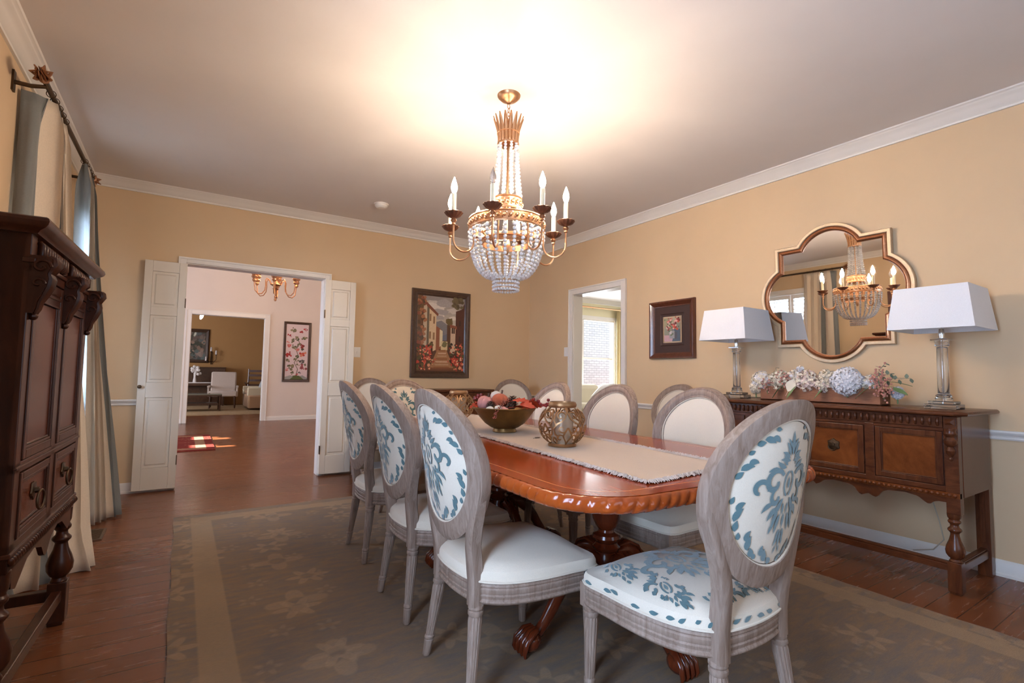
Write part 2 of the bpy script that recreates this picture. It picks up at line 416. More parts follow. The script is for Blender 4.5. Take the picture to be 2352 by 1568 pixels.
sweep('baseboard_right',base,(W,YF),(W,3.88),(-1,0)); sweep('baseboard_right_far',base,(W,4.86),(W,D),(-1,0)); sweep('baseboard_left',base,(XL,YF),(XL,D),(1,0))
def casing(name,plane,c,dirn,u0,u1,z1,w=.068,t=.022,jamb=TH,mat=None,head=None):
    """door casing with jamb lining around an opening (u0..u1, 0..z1)"""
    b=MB(); head=head or w
    def bx(ua,ub,za,zb,d0,d1):
        a,bb=sorted((c+dirn*d0,c+dirn*d1))
        if plane=='x': b.box(a,bb,ua,ub,za,zb)
        else: b.box(ua,ub,a,bb,za,zb)
    for ua,ub in ((u0-w,u0-.008),(u1+.008,u1+w)):
        bx(ua,ub,0,z1+head-.001,0,t)
    bx(u0-.008,u1+.008,z1+.008,z1+head-.001,0,t)
    bx(u0-w-.006,u0-w+.012,0,z1+head-.012,0,t+.008); bx(u1+w-.012,u1+w+.006,0,z1+head-.012,0,t+.008); bx(u0-w-.006,u1+w+.006,z1+head-.012,z1+head+.006,0,t+.008)
    for ua,ub in ((u0-.008,u0),(u1,u1+.008)): bx(ua,ub,0,z1,-jamb,.004)
    bx(u0-.008,u1+.008,z1,z1+.008,-jamb,.004)
    return struct(b.build(name,mat or M['trim'],smooth=0,bevel=.003))
casing('trim_11','y',D,-1,OPB[0],OPB[1],OPB[3],w=.066,head=.058)
casing('trim_12','x',W,-1,OPR[0],OPR[1],OPR[3],w=.075,head=.075)
# bifold door leaves, folded back against the wall
def bifold(name,x0,x1,knobside,label):
    r=bpy.data.objects.new(name,None); COL.objects.link(r); r.location=(x0 if knobside<0 else x0,D-.052,0); r['kind']='structure'
    w=x1-x0; b=MB(); zt=2.13; zb=.022
    def leaf(y0,y1):
        # stiles and rails, panels recessed
        s=.062; rails=[(zb,zb+.20),(.86,1.0),(1.62,1.70),(zt-.10,zt)]
        b.box(0,s,y0,y1,zb,zt); b.box(w-s,w,y0,y1,zb,zt)
        for a,c in rails: b.box(s,w-s,y0,y1,a,c)
        for (a0,a1),(c0,c1) in zip(rails,rails[1:]):
            ym=(y0+y1)/2
            b.box(s,w-s,ym-.006,ym+.006,a1,c0)
            # raised field
            b.ring([[(s+.02,a1+.02),(w-s-.02,a1+.02),(w-s-.02,c0-.02),(s+.02,c0-.02)],[(s+.032,a1+.032),(w-s-.032,a1+.032),(w-s-.032,c0-.032),(s+.032,c0-.032)]],[ym-.006,y0+.004],ax='y')
    leaf(-.020,.014); leaf(.016,.050)
    o=b.build('door_leaf',M['door'],r,smooth=0,bevel=.003)
    kx=.018 if knobside<0 else w-.018
    k=MB(); k.M=Matrix.Translation((kx,-.02,.96))@Matrix.Rotation(pi/2,4,'X'); k.lathe([(.012,0),(.012,.004),(.006,.006),(.006,.018),(.015,.024),(.017,.032),(.012,.039),(0,.041)],seg=14)
    k.build('door_knob',M['brassdark'],r)
    h=MB(); hx=w-.002 if knobside<0 else .002
    for z in (.28,1.75): h.box(hx-.004,hx+.004,-.024,.012,z-.045,z+.045)
    h.build('hinge',M['brassdark'],r,smooth=0)
    return r
d=bifold('door_1',-.336,-.006,-1,''); d=bifold('door_2',1.268,1.598,1,'')
# light switch by the sunroom door, smoke detector, floor vent
b=MB(); b.box(W-.006,W,4.885,4.965,1.36,1.475); o=b.build('light_switch',M['whitepl'],smooth=0,bevel=.002)
tag(o,'white switch plate on the wall left of the sunroom doorway','switch')
b=MB(); b.box(W-.014,W-.004,4.918,4.932,1.405,1.432); b.build('toggle',M['whitepl'],o,smooth=0)
b=MB(); b.box(1.615,1.69,D-.006,D,1.29,1.405); o=b.build('light_switch',M['whitepl'],smooth=0,bevel=.002)
tag(o,'white switch plate on the back wall beside the right bifold door leaf','switch')
b=MB(); b.box(1.646,1.659,D-.014,D-.004,1.335,1.36); b.build('toggle',M['whitepl'],o,smooth=0)
t=thing('smoke_detector','round white smoke detector on the ceiling left of the chandelier','smoke detector',(1.625,4.97,ZC))
b=MB(); b.lathe([(0,-.045),(.035,-.045),(.05,-.04),(.062,-.03),(.066,-.012)],seg=28); b.build('cover',M['whitepl'],t)
b=MB(); b.lathe([(.074,-.013),(.074,0)],seg=28); b.build('base_plate',M['whitepl'],t)
t=thing('floor_vent','small dark slotted vent in the floor under the far curtain','vent',(-.46,4.42,0),0)
b=MB(); 
for y0,y1,x0,x1 in ((-.14,-.12,-.07,.07),(.12,.14,-.07,.07),(-.12,.12,-.07,-.055),(-.12,.12,.055,.07)): b.box(x0,x1,y0,y1,0,.006)
b.build('frame',M['vent'],t,smooth=0)
b=MB(); 
for i in range(11): b.box(-.055,.055,-.11+i*.022,-.102+i*.022,0,.005)
b.build('grille',M['vent'],t,smooth=0)
# left windows with plantation shutters
def window(name,wn,panels,open_deg,fr=.075,shut=True):
    y0,y1,z0,z1=wn
    r=bpy.data.objects.new(name,None); COL.objects.link(r); r.location=(XL,y0,z0); r['kind']='structure'
    h=z1-z0; w=y1-y0
    b=MB()
    for a,c,d,e in ((-fr,0,-fr,h+fr),(w,w+fr,-fr,h+fr),(0,w,h,h+fr),(0,w,-fr,0)): b.box(0,.022,a,c,d,e)
    b.box(0,.05,-fr-.02,w+fr+.02,-.03,0)
    for a,c,d,e in ((0,.02,0,h),(w-.02,w,0,h),(.02,w-.02,h-.02,h),(.02,w-.02,0,.02)): b.box(-TH,0,a,c,d,e)
    b.box(-TH+.02,-TH+.05,.02,w-.02,h/2-.02,h/2+.02); b.box(-TH+.02,-TH+.05,w/2-.02,w/2+.02,.02,h-.02)
    b.build('window_frame',M['trim'],r,smooth=0,bevel=.002)
    b=MB(); b.box(-TH+.03,-TH+.036,.02,w-.02,.02,h-.02); b.build('window_pane',M['pane'],r,smooth=0)
    pw=(w-.04)/panels
    for i in range(panels if shut else 0):
        a=.02+i*pw+.003; c=a+pw-.006; s=.045; b=MB()
        b.box(-.032,-.004,a,a+s,.022,h-.022); b.box(-.032,-.004,c-s,c,.022,h-.022)
        for d,e in ((.022,.10),(h*.42-.035,h*.42+.035),(h-.09,h-.022)): b.box(-.032,-.004,a+s,c-s,d,e)
        sh=b.build('shutter_panel',M['trim'],r,smooth=0,bevel=.002)
        lv=MB()
        for d,e in ((.10,h*.42-.035),(h*.42+.035,h-.09)):
            n=int((e-d)/.068); st=(e-d)/n
            for q in range(n):
                z=d+(q+.5)*st; R=Matrix.Rotation(radians(open_deg),3,'Y')
                lv.cbox((-.018,(a+c)/2,z),(.078,c-a-2*s-.004,.009),R)
        lv.build('louvers',M['trim'],sh,smooth=0)
        rod=MB(); rod.box(.012,.020,(a+c)/2-.006,(a+c)/2+.006,.16,h*.42-.06); rod.box(.012,.020,(a+c)/2-.006,(a+c)/2+.006,h*.42+.06,h-.12); rod.build('tilt_rod',M['trim'],sh,smooth=0)
    return r
window('window_1',W1,2,22); window('window_2',W2,3,12,shut=False)
# front window behind the camera
def plainwin(name,x0,x1,z0,z1,y,dirn,mull=1,fr=.08,mat='trim',rails=(.5,)):
    r=bpy.data.objects.new(name,None); COL.objects.link(r); r.location=(x0,y,z0); r['kind']='structure'; w=x1-x0;h=z1-z0
    b=MB(); d=dirn
    def bx(a,c,e,f,u,v): 
        p,q=sorted((u*d,v*d)); b.box(a,c,p,q,e,f)
    for a,c,e,f in ((-fr,0,-fr,h+fr),(w,w+fr,-fr,h+fr),(0,w,h,h+fr),(0,w,-fr,0)): bx(a,c,e,f,0,.022)
    for a,c,e,f in ((0,.03,0,h),(w-.03,w,0,h),(.03,w-.03,h-.03,h),(.03,w-.03,0,.03)): bx(a,c,e,f,-TH,0)
    for i in range(mull): 
        x=w*(i+1)/(mull+1); bx(x-.035,x+.035,.03,h-.03,-TH+.02,-.02)
    for q in rails: bx(.03,w-.03,h*q-.02,h*q+.02,-TH+.03,-.04)
    b.build('window_frame',M[mat],r,smooth=0,bevel=.002)
    b=MB(); bx(.03,w-.03,.03,h-.03,-TH+.045,-TH+.05); b.build('window_pane',M['pane'],r,smooth=0)
    return r
plainwin('window_3',WF[0],WF[1],WF[2],WF[3],YF,1,1)
# ------------------------------------------------------------------ hall and living room beyond the bifold opening
YH=12.45; ZH=3.7
wall('wall_hall_far','y',YH,YH+TH,-3.2,6,0,ZH,[(.107,1.508,0,2.283)],M['hallwall'])
wall('wall_hall_right','x',3.9,4.0,D+TH,YH,0,ZH,[],M['hallwall'])
wall('wall_hall_left','x',-3.2,-3.1,D+TH,YH,0,ZH,[(6.3,8.1,.1,2.5),(10.3,12.0,.1,2.5),(8.48,8.62,1.80,2.14),(8.64,8.76,1.80,2.02),(9.42,9.62,1.82,2.14),(9.66,9.80,1.82,2.06)],M['hallwall'])  # small high slots are added to shape the sun patches on the hall floor
b=MB(); b.box(-6.2,-6.0,-6,8.42,-.5,7); b.box(-6.2,-6.0,9.86,22,-.5,7); struct(b.build('wall_sun_blocker',M['brick'],smooth=0))  # added unseen slabs that block the sun, gap left for the hall slots
b=MB(); b.box(-3.2,4.0,D+TH,YH,ZH,ZH+.1); struct(b.build('ceiling_hall',M['ceil'],smooth=0))
casing('trim_13','y',YH,-1,.115,1.50,2.275,w=.10,head=.10)
sweep('baseboard_hall',base,(1.60,YH),(3.9,YH),(0,-1)); sweep('baseboard_hall_left',base,(-3.1,YH),(.01,YH),(0,-1))
YL=18.6
wall('wall_living_far','y',YL,YL+.1,-3.2,6,0,ZH,[],M['livwall']); wall('wall_living_left','x',-3.2,-3.1,YH+TH,YL,0,ZH,[(14,16.5,.6,2.4)],M['livwall']); wall('wall_living_right','x',5.9,6,YH+TH,YL,0,ZH,[],M['livwall'])
b=MB(); b.box(-3.2,6,YH+TH,YL,ZH,ZH+.1); struct(b.build('ceiling_living',M['ceil'],smooth=0))
# ------------------------------------------------------------------ sunroom beyond the right doorway
YS=8.55
wall('wall_sunroom_far','y',YS,YS+TH,W+TH,11.5,0,ZC,[(6.55,8.50,.62,2.40)],M['sunwall'])
wall('wall_sunroom_right','x',11.4,11.5,2,YS,0,ZC,[],M['sunwall']); wall('wall_sunroom_near','y',2,2.1,W+TH,11.5,0,ZC,[],M['sunwall']); wall('wall_sunroom_left','x',W+TH-.002,W+TH+.05,D,YS,0,ZC,[],M['sunwall'])
b=MB(); b.box(W+TH,11.5,2,YS,ZC,ZC+.1); struct(b.build('ceiling_sunroom',M['ceil'],smooth=0))
sweep('trim_14',crown,(W+TH+.05,YS),(11.4,YS),(0,-1))
plainwin('window_4',6.55,8.50,.62,2.40,YS,-1,1,rails=(.5,))
b=MB(); b.box(4.5,13,12.2,12.4,-.5,5); struct(b.build('wall_outside',M['brick'],smooth=0))
# ------------------------------------------------------------------ damask motif: strokes on the unit half plane (u right, v up, roughly |u|<1, |v|<1)
def taper(n,w,a=.25,b=.25):
    out=[]
    for i in range(n):
        t=i/(n-1); out.append(w*min(1,(t/a) if t<a else 1,((1-t)/b) if t>1-b else 1)+w*.04)
    return out
def leafs(x,y,ang,L,w,bend=0,n=7):
    pts=[];a=radians(ang); px,py=x,y
    for i in range(n):
        pts.append((px,py)); a2=a+radians(bend)*i/(n-1); px+=L/(n-1)*cos(a2); py+=L/(n-1)*sin(a2)
    ws=[w*sin(pi*min(1,max(0,i/(n-1)))**.8)+w*.06 for i in range(n)]
    return pts,ws
def scroll(cx,cy,r0,r1,a0,a1,w,n=16):
    pts=[]; 
    for i in range(n+1):
        t=i/n; r=lerp(r0,r1,t); a=radians(lerp(a0,a1,t)); pts.append((cx+r*cos(a),cy+r*sin(a)))
    ws=[w*(.35+.65*sin(pi*(.12+.8*(i/n)))) for i in range(n+1)]
    return pts,ws
def medallion():
    S=[]; K=.74
    def add(s): S.append((s[0],[w*K for w in s[1]]))
    def mir(s): add(s); add(([(-x,y) for x,y in s[0]],s[1]))
    # finial bud
    add(leafs(0,.50,90,.34,.055)); 
    mir(leafs(.05,.50,70,.22,.04,-25)); mir(leafs(.06,.46,40,.20,.04,-30)); mir(leafs(.04,.42,15,.22,.04,-20))
    mir(leafs(.03,.60,62,.17,.03,-20))
    mir(leafs(.10,.36,50,.20,.045,40)); mir(leafs(.12,.33,10,.22,.045,40))
    # vase oval with inner drop
    ov=[(.10*cos(radians(a)),.10+.17*sin(radians(a))) for a in range(-80,81,10)]; mir((ov,[.022]*len(ov)))
    add(leafs(0,.02,90,.18,.035)); 
    # big C scrolls
    mir(scroll(.31,.13,.19,.06,150,-190,.058)); mir(scroll(.24,-.08,.11,.04,60,-200,.046))
    mir(scroll(.56,.04,.15,.05,190,-80,.052)); mir(leafs(.22,.26,35,.26,.05,-70))
    # drooping leaf branches
    mir(leafs(.08,-.10,-50,.30,.05,-20)); mir(leafs(.18,-.22,-20,.24,.055,-50)); mir(leafs(.16,-.25,-60,.26,.05,-25)); mir(leafs(.30,-.16,-5,.22,.045,-60))
    mir(leafs(.10,-.30,-70,.26,.045,-15)); mir(leafs(.06,-.16,-100,.16,.03,20))
    mir(leafs(.20,-.42,-35,.16,.035,-60)); 
    # bottom pendant
    add(leafs(0,-.30,-90,.20,.035)); add(leafs(0,-.52,-90,.24,.04)); mir(leafs(.03,-.50,-60,.16,.032,-20)); mir(leafs(.04,-.60,-55,.15,.03,-20)); mir(leafs(.03,-.72,-70,.12,.022))
    return S
def borderleaf(r=.90):
    S=[]
    for a0 in (52,20,-22,-52,-78):
        for sgn in (1,-1):
            for k,(da,rr,L,w,b) in enumerate(((0,.93,.20,.045,60),(8,.88,.15,.04,70),(-8,.95,.14,.04,30),(14,.95,.10,.03,20))):
                a=radians(a0+da); x=cos(a)*rr; y=sin(a)*rr
                p,w2=leafs(x,y,a0+da+100+b*.3,L,w,b); S.append(([(sgn*u,v) for u,v in p],w2))
    return S
MED=medallion(); BOR=borderleaf()
def clip_stroke(s,fn):
    """keep the runs of the stroke inside fn"""
    out=[];cp=[];cw=[]
    for p,w in zip(*s):
        if fn(p): cp.append(p);cw.append(w)
        else:
            if len(cp)>2: out.append((cp,cw))
            cp=[];cw=[]
    if len(cp)>2: out.append((cp,cw))
    return out
# ------------------------------------------------------------------ oval back Louis XVI dining chair; origin on the floor under the rear stiles, faces +y
OZ,OA,OB=.800,.254,.256          # oval centre height and half axes
OBL,CB,CT,CL,CA=.288,.198,.198,.222,.197   # lower outer half axis; upholstered oval half axes
def backy(x,z): return -.185*(z-.42)-.070*((1-min(1.02,(x/.25)**2))-.64)*min(1,max(0,(z-.40)/.16))
def flute(a,z): return 1-.15*max(0,cos(12*a))**2 if .085<z<.285 else 1
def leg_mb(x0,y0,x1,y1,zt=.335):
    b=MB(); pr=[(.013,0),(.0155,.004),(.0175,.05),(.019,.062),(.0165,.066),(.020,.071),(.020,.078),(.0165,.083),(.0175,.09),(.0255,.275),(.023,.285),(.0275,.292),(.0275,.300),(.0235,.304),(.0275,.310),(.0275,.318),(.024,.322),(.027,zt)]
    sh=Matrix.Identity(4); sh[0][2]=(x0-x1)/zt; sh[1][2]=(y0-y1)/zt
    b.M=Matrix.Translation((x1,y1,0))@sh
    b.lathe(pr,seg=48,rmod=flute); return b
SEATP=[(-.252,.455),(-.262,.33),(-.258,.20),(-.235,.09),(-.19,.02),(-.13,-.018),(0,-.032),(.13,-.018),(.19,.02),(.235,.09),(.258,.20),(.262,.33),(.252,.455),(.12,.468),(0,.472),(-.12,.468)]
def spl(P,n=5):
    """closed catmull-rom"""
    out=[];N=len(P)
    for i in range(N):
        p0,p1,p2,p3=P[i-1],P[i],P[(i+1)%N],P[(i+2)%N]
        for k in range(n):
            t=k/n; out.append(tuple(.5*((2*p1[j])+(-p0[j]+p2[j])*t+(2*p0[j]-5*p1[j]+4*p2[j]-p3[j])*t*t+(-p0[j]+3*p1[j]-3*p2[j]+p3[j])*t**3) for j in (0,1)))
    return out
_s=spl(SEATP[:13],5)   # rounded rear, squared front corners kept by re-inserting them
SEAT=spl(SEATP,4)
SC0=(0,.22)
def scl(P,s,c=SC0): return [(c[0]+(x-c[0])*s,c[1]+(y-c[1])*s) for x,y in P]
def off(P,d):
    n=len(P);out=[]
    for i in range(n):
        a,b=P[i-1],P[(i+1)%n]; tx,ty=b[0]-a[0],b[1]-a[1]; L=sqrt(tx*tx+ty*ty) or 1
        out.append((P[i][0]+ty/L*d*ORI,P[i][1]-tx/L*d*ORI))
    return out
ORI=1 if sum(SEAT[i-1][0]*SEAT[i][1]-SEAT[i][0]*SEAT[i-1][1] for i in range(len(SEAT)))>0 else -1
def seatz(x,y):
    """height of the cushion dome"""
    dx,dy=x-SC0[0],y-SC0[1]; r=max(abs(dx)/.262,abs(dy)/.25); q=sqrt((dx/.275)**2+(dy/.262)**2); q=min(1,.5*q+.5*r)
    return .432+.050*(1-q**3.2)
def make_chair(name,label,group,rear_pat,front_pat,seat_pat):
    t=thing(name,label,'chair',group=group)
    # seat frame with three mouldings
    b=MB(); zs=[.325,.325,.333,.338,.343,.356,.360,.365,.378,.382,.387,.396,.396]; of=[-.045,-.006,.002,.002,-.004,.001,-.003,.000,.001,-.003,.001,-.003,-.045]
    b.ring([off(SEAT,o) for o in of],zs)
    for x in (-1,1): b.box(x*.228-.029,x*.228+.029,.413,.471,.318,.400)
    for x in (-1,1):
        b.M=Matrix.Translation((x*.228,.472,.36))@Matrix.Rotation(-pi/2,4,'X'); b.lathe([(.017,0),(.017,.003),(.011,.004),(.009,.002),(.006,.005),(0,.006)],seg=12); b.M=Matrix.Identity(4)
    b.build('seat_frame',M['oak'],t,bevel=.002)
    # cushion
    b=MB(); polys=[off(SEAT,-.004),off(SEAT,.002),off(SEAT,.0),off(SEAT,-.006)]; zs=[.397,.405,.425,.436]
    n=len(SEAT); b.ring(polys,zs,close_top=False)
    rings=[off(SEAT,-.006)]+[scl(off(SEAT,-.006),s) for s in (.93,.85,.74,.6,.44,.28,.12)]
    vs=[];fs=[]
    for j,p in enumerate(rings):
        for x,y in p: vs.append((x,y,.436 if j==0 else seatz(x,y)+.003))
    for j in range(len(rings)-1):
        for i in range(n): fs.append((j*n+i,j*n+(i+1)%n,(j+1)*n+(i+1)%n,(j+1)*n+i))
    fs.append(tuple((len(rings)-1)*n+i for i in range(n))); b.add(vs,fs)
    if seat_pat:
        sf=lambda u,v,h: (u*.24,.225+v*.235,seatz(u*.24,.225+v*.235)+.006+h)
        ins=lambda p: abs(p[0])<.96 and abs(p[1])<.95 and abs(p[0])**4+abs(p[1])**4<.9
        for s in MED:
            s2=([(x*1.05,y*.86+.10) for x,y in s[0]],[w*1.15 for w in s[1]])
            for q in clip_stroke(s2,ins): b.stroke(q[0],q[1],sf,mi=1)
        for cx,cy,fl in ((.80,.55,1),(-.80,.55,-1),(.80,-.35,1),(-.80,-.35,-1),(.30,-.95,1),(-.30,-.95,-1)):
            for s in MED:
                s2=([(cx+y*.62*fl*-1*.5+x*.45,cy+x*.3*fl+y*.62) for x,y in s[0]],[w*.75 for w in s[1]])
                for q in clip_stroke(s2,lambda p: ins(p) and (abs(p[0])>.60 or p[1]<-.70)): b.stroke(q[0],q[1],sf,mi=1)
        # leaves running over the cushion's side band
        per=off(SEAT,.0035); L=len(per)
        rnd=random.Random(6)
        for k in range(34):
            u0=k/34+rnd.uniform(-.008,.008)
            def sb(u,v,h,u0=u0):
                q_=((u0+u/1.75)%1)*L; i=int(q_)%L; f_=q_-int(q_); p,q=per[i],per[(i+1)%L]; return (lerp(p[0],q[0],f_),lerp(p[1],q[1],f_),.417+max(-.012,min(.013,v)))
            p,w=leafs(-.012,rnd.uniform(-.006,.006),rnd.choice((15,165,30,150,0)),.030,.0065,rnd.uniform(-60,60)); b.stroke(p,w,sb,mi=1)
    b.build('seat_cushion',[M['linen'],M['teal']],t)
    b=MB(); pp=off(SEAT,.0035); b.tube([(x,y,.403) for x,y in pp],.0042,6,closed=True); b.build('seat_piping',M['linen'],t)
    for x in (-1,1): leg_mb(x*.228,.442,x*.236,.444).build('leg',M['oak'],t)
    for x in (-1,1): leg_mb(x*.150,.004,x*.192,-.036).build('leg',M['oak'],t)
    # back frame: oval ring swept with a moulded section + two stiles
    N=80; b=MB(); sec=[(-.03,-.021),(0,.012),(.10,.022),(.24,.020),(.33,.024),(.66,.024),(.76,.020),(.88,.022),(1.0,.013),(1.02,-.013),(.92,-.022),(.2,-.024)]
    vs=[];fs=[];m=len(sec)
    for i in range(N):
        a=2*pi*i/N
        for o,d in sec:
            up=sin(a)>0; xo,zo=OA*cos(a),(OB if up else OBL)*sin(a); xi,zi=CA*cos(a),(CT if up else CL)*sin(a)
            x,z=lerp(xo,xi,o),OZ+lerp(zo,zi,o)
            vs.append((x,backy(x,z)+d,z))
    for i in range(N):
        for k in range(m): fs.append((i*m+k,i*m+(k+1)%m,((i+1)%N)*m+(k+1)%m,((i+1)%N)*m+k))
    b.add(vs,fs)
    for sx in (-1,1):
        path=[(.150,.318),(.150,.40),(.151,.46),(.158,.52),(.174,.585),(.197,.65),(.217,.715),(.228,.78)]; wd=[.026,.026,.024,.023,.024,.026,.026,.022]
        vs=[];fs=[]
        for (x,z),w,dq in zip(path,wd,(1,1,1,1,1,.95,.8,.5)):
            yb=backy(x,z) if z>.44 else lerp(0.0,backy(.151,.46),max(0,(z-.40)/.06))
            for dx,dy in ((-w,-.019),(-w,.018),(-w*.6,.025),(w*.6,.025),(w,.018),(w,-.018),(w*.6,-.026),(-w*.6,-.026)): vs.append((sx*(x+dx),yb+dy*dq,z))
        for i in range(len(path)-1):
            for k in range(8): fs.append((i*8+k,i*8+(k+1)%8,(i+1)*8+(k+1)%8,(i+1)*8+k))
        fs.append(tuple(range(8))); fs.append(tuple((len(path)-1)*8+k for k in range(8)))
        b.add(vs,fs)
    b.build('back_frame',M['oak'],t,smooth=40)
    # upholstered oval, both faces
    a=CA+.003; zc0=OZ
    def face(sgn,bulge):
        def f(u,v,h=0):
            x=u*a; z=zc0+v*((CT if v>0 else CL)+.003); q=min(1,u*u+v*v)
            return (x,backy(x,z)+sgn*(.012+bulge*(1-q**1.6)+h+.0015),z)
        return f
    for nm,sgn,bulge,pat in (('back_cushion',1,.026,front_pat),('back_panel',-1,.012,rear_pat)):
        f=face(sgn,bulge); b=MB(); vs=[];fs=[];n2=48; R=[1.0,.97,.9,.78,.6,.4,.2]
        for r in R:
            for i in range(n2): p=f(r*cos(2*pi*i/n2),r*sin(2*pi*i/n2)); vs.append((p[0],p[1]-sgn*(.012 if r==1.0 else .0015),p[2]))
        for j in range(len(R)-1):
            for i in range(n2): fs.append((j*n2+i,j*n2+(i+1)%n2,(j+1)*n2+(i+1)%n2,(j+1)*n2+i))
        fs.append(tuple((len(R)-1)*n2+i for i in range(n2))); b.add(vs,fs)
        if pat:
            ins=lambda p: p[0]**2+p[1]**2<.93
            g=lambda u,v,h: f(u,v,.0012)
            for s in MED+BOR:
                for q in clip_stroke(s,ins): b.stroke(q[0],q[1],g,mi=1)
        b.build(nm,[M['linen'],M['teal']],t)
        b=MB(); ff=face(sgn,0); b.tube([(lambda p:(p[0],p[1]+sgn*.002,p[2]))(ff(1.0*cos(2*pi*i/64),1.0*sin(2*pi*i/64))) for i in range(64)],.0042,6,closed=True)
        b.build('back_piping',M['linen'],t)
    return t
def deg(x): return radians(x)
GS='dining chairs along the sides of the table'
c=make_chair('dining_chair','teal-backed oval dining chair on the left side of the table, nearest the camera',GS,True,False,False)
c.location=(.893,1.71,.013); c.rotation_euler=(0,0,deg(-92))
chair0=c
dup(c,(.928,2.365,.013),deg(-91.5),'teal-backed oval dining chair in the middle of the left side of the table',GS)
dup(c,(.982,3.165,.013),deg(-91.5),'teal-backed oval dining chair farthest along the left side, nearest the bifold door',GS)
dup(c,(2.335,1.79,.013),deg(90),'cream oval dining chair on the right side of the table, nearest the sideboard',GS)
dup(c,(2.35,2.46,.013),deg(89),'cream oval dining chair right of the near candle globe, before the sunroom doorway',GS)
dup(c,(2.36,3.13,.013),deg(88),'cream oval dining chair at the far right of the table, behind the bronze bowl',GS)
GW='spare chairs standing against the walls'
dup(c,(3.82,3.10,0),deg(90),'spare cream oval-back chair against the right wall under the small flower painting',GW)
dup(c,(3.57,5.40,0),deg(158),'spare cream oval-back chair in the far right corner behind the bronze bowl',GW)
dup(c,(1.80,5.56,0),deg(180),'spare cream oval-back chair against the back wall beside the right bifold door leaf',GW)
GH='damask chairs at the two ends of the table'
h=make_chair('dining_chair','dining chair with teal damask seat and back at the near end of the table',GH,True,True,True)
h.location=(1.456,.90,.013); h.rotation_euler=(0,0,deg(0))
dup(h,(1.56,3.93,.013),deg(180),'dining chair with teal damask front at the far end of the table, facing the camera',GH)
# ------------------------------------------------------------------ rug
RZ=.012
b=MB(); b.grid(lambda u,v:(lerp(0,3.105,u)+(.004*sin(v*37) if u in (0,1) else 0),lerp(-.4,4.60,v)+(.02*u if v>.5 else 0),RZ+.0015*sin(u*90)*sin(v*140)),40,60)
b.box(0.004,3.10,-.39,4.595,.0,RZ-.002)
o=b.build('area_rug',rugmat(0,3.105,-.4,4.61,(.205,.160,.130),(.285,.185,.105),(.44,.30,.18),'faded floral rug'))
tag(o,'large faded grey blue rug with tan floral motifs and tan border under the dining table','rug')
fr=MB()
for i in range(260):
    x=random.uniform(0,3.1); fr.tube([(x,4.598+.006*x,.008),(x+random.uniform(-.01,.01),4.612+.006*x+random.uniform(0,.008),.004)],.0018,4,cap=False)
fr.build('fringe',M['fringe'],o)
# ------------------------------------------------------------------ dining table
TX,TY,TR=1.628,2.39,radians(-2); HW,HL,TZ=.664,1.39,.78
t=thing('dining_table','long polished red mahogany dining table with gadrooned edge on carved pedestals','table',(TX,TY,RZ),TR)
ZT=TZ-RZ
def outline(hw,hl,r,n=14):
    P=[]
    for cx,cy,a0 in ((hw-r,hl-r,0),(-hw+r,hl-r,90),(-hw+r,-hl+r,180),(hw-r,-hl+r,270)):
        P+=arc(cx,cy,r,a0,a0+90,n)
    return P
def dens(P,step=.005):
    out=[];n=len(P)
    for i in range(n):
        a,c=P[i],P[(i+1)%n]; L=sqrt((a[0]-c[0])**2+(a[1]-c[1])**2); k=max(1,int(round(L/step)))
        for j in range(k): out.append((lerp(a[0],c[0],j/k),lerp(a[1],c[1],j/k)))
    return out
b=MB()
O1=outline(HW-.022,HL-.022,.235); O2=outline(HW-.080,HL-.080,.18); O3=outline(HW-.085,HL-.085,.175)
n=len(O1)
def band(A,B,za,zb,mi):
    b.add([(x,y,za) for x,y in A]+[(x,y,zb) for x,y in B],[(i,(i+1)%n,n+(i+1)%n,n+i) for i in range(n)],mi)
band(O1,O2,ZT,ZT,0); band(O2,O3,ZT,ZT,1)
b.add([(x,y,ZT) for x,y in O3],[tuple(range(n))],0)
O4=outline(HW-.03,HL-.03,.228); band(O4,O1,ZT-.006,ZT,0)
b.add([(x,y,ZT-.035) for x,y in O4],[tuple(range(n))[::-1]],0); band(O4,O4,ZT-.035,ZT-.006,0)
b.build('table_top',[M['mahog'],M['inlay']],t,smooth=20)
b=MB(); OO=dens(outline(HW-.012,HL-.012,.245)); N=len(OO); sec=[]
for k in range(9):
    a=radians(100-200*k/8); sec.append((cos(a),sin(a)))
vs=[];fs=[]; per=N*.005; G=round(per/.043)
for i in range(N):
    p=OO[i]; a,c=OO[i-1],OO[(i+1)%N]; tx,ty=c[0]-a[0],c[1]-a[1]; L=sqrt(tx*tx+ty*ty); nx,ny=ty/L,-tx/L
    for k,(cx,cz) in enumerate(sec):
        ph=(i/N*G+(k-4)*.12); fr_=ph%1; q=sin(pi*fr_**.62)**.55
        r=.0095+.0115*q
        vs.append((p[0]+nx*(cx*r*1.0-.010),p[1]+ny*(cx*r-.010),ZT-.026+cz*(.0235+.0015*q)))
m=9
for i in range(N):
    for k in range(m-1): fs.append((i*m+k,((i+1)%N)*m+k,((i+1)%N)*m+k+1,i*m+k+1))
b.add(vs,fs); b.build('carved_rim',M['rim'],t,smooth=50)
b=MB(); b.M=Matrix.Identity(4)
for x0,x1,y0,y1 in ((-.40,.40,-1.15,-1.12),(-.40,.40,1.12,1.15),(-.42,-.39,-1.15,1.15),(.39,.42,-1.15,1.15)): b.box(x0,x1,y0,y1,ZT-.075,ZT-.034)
b.build('under_frame',M['mahogdark'],t,smooth=0)
TI=Matrix.Translation((TX,TY,0))@Matrix.Rotation(TR,4,'Z'); TI=TI.inverted()
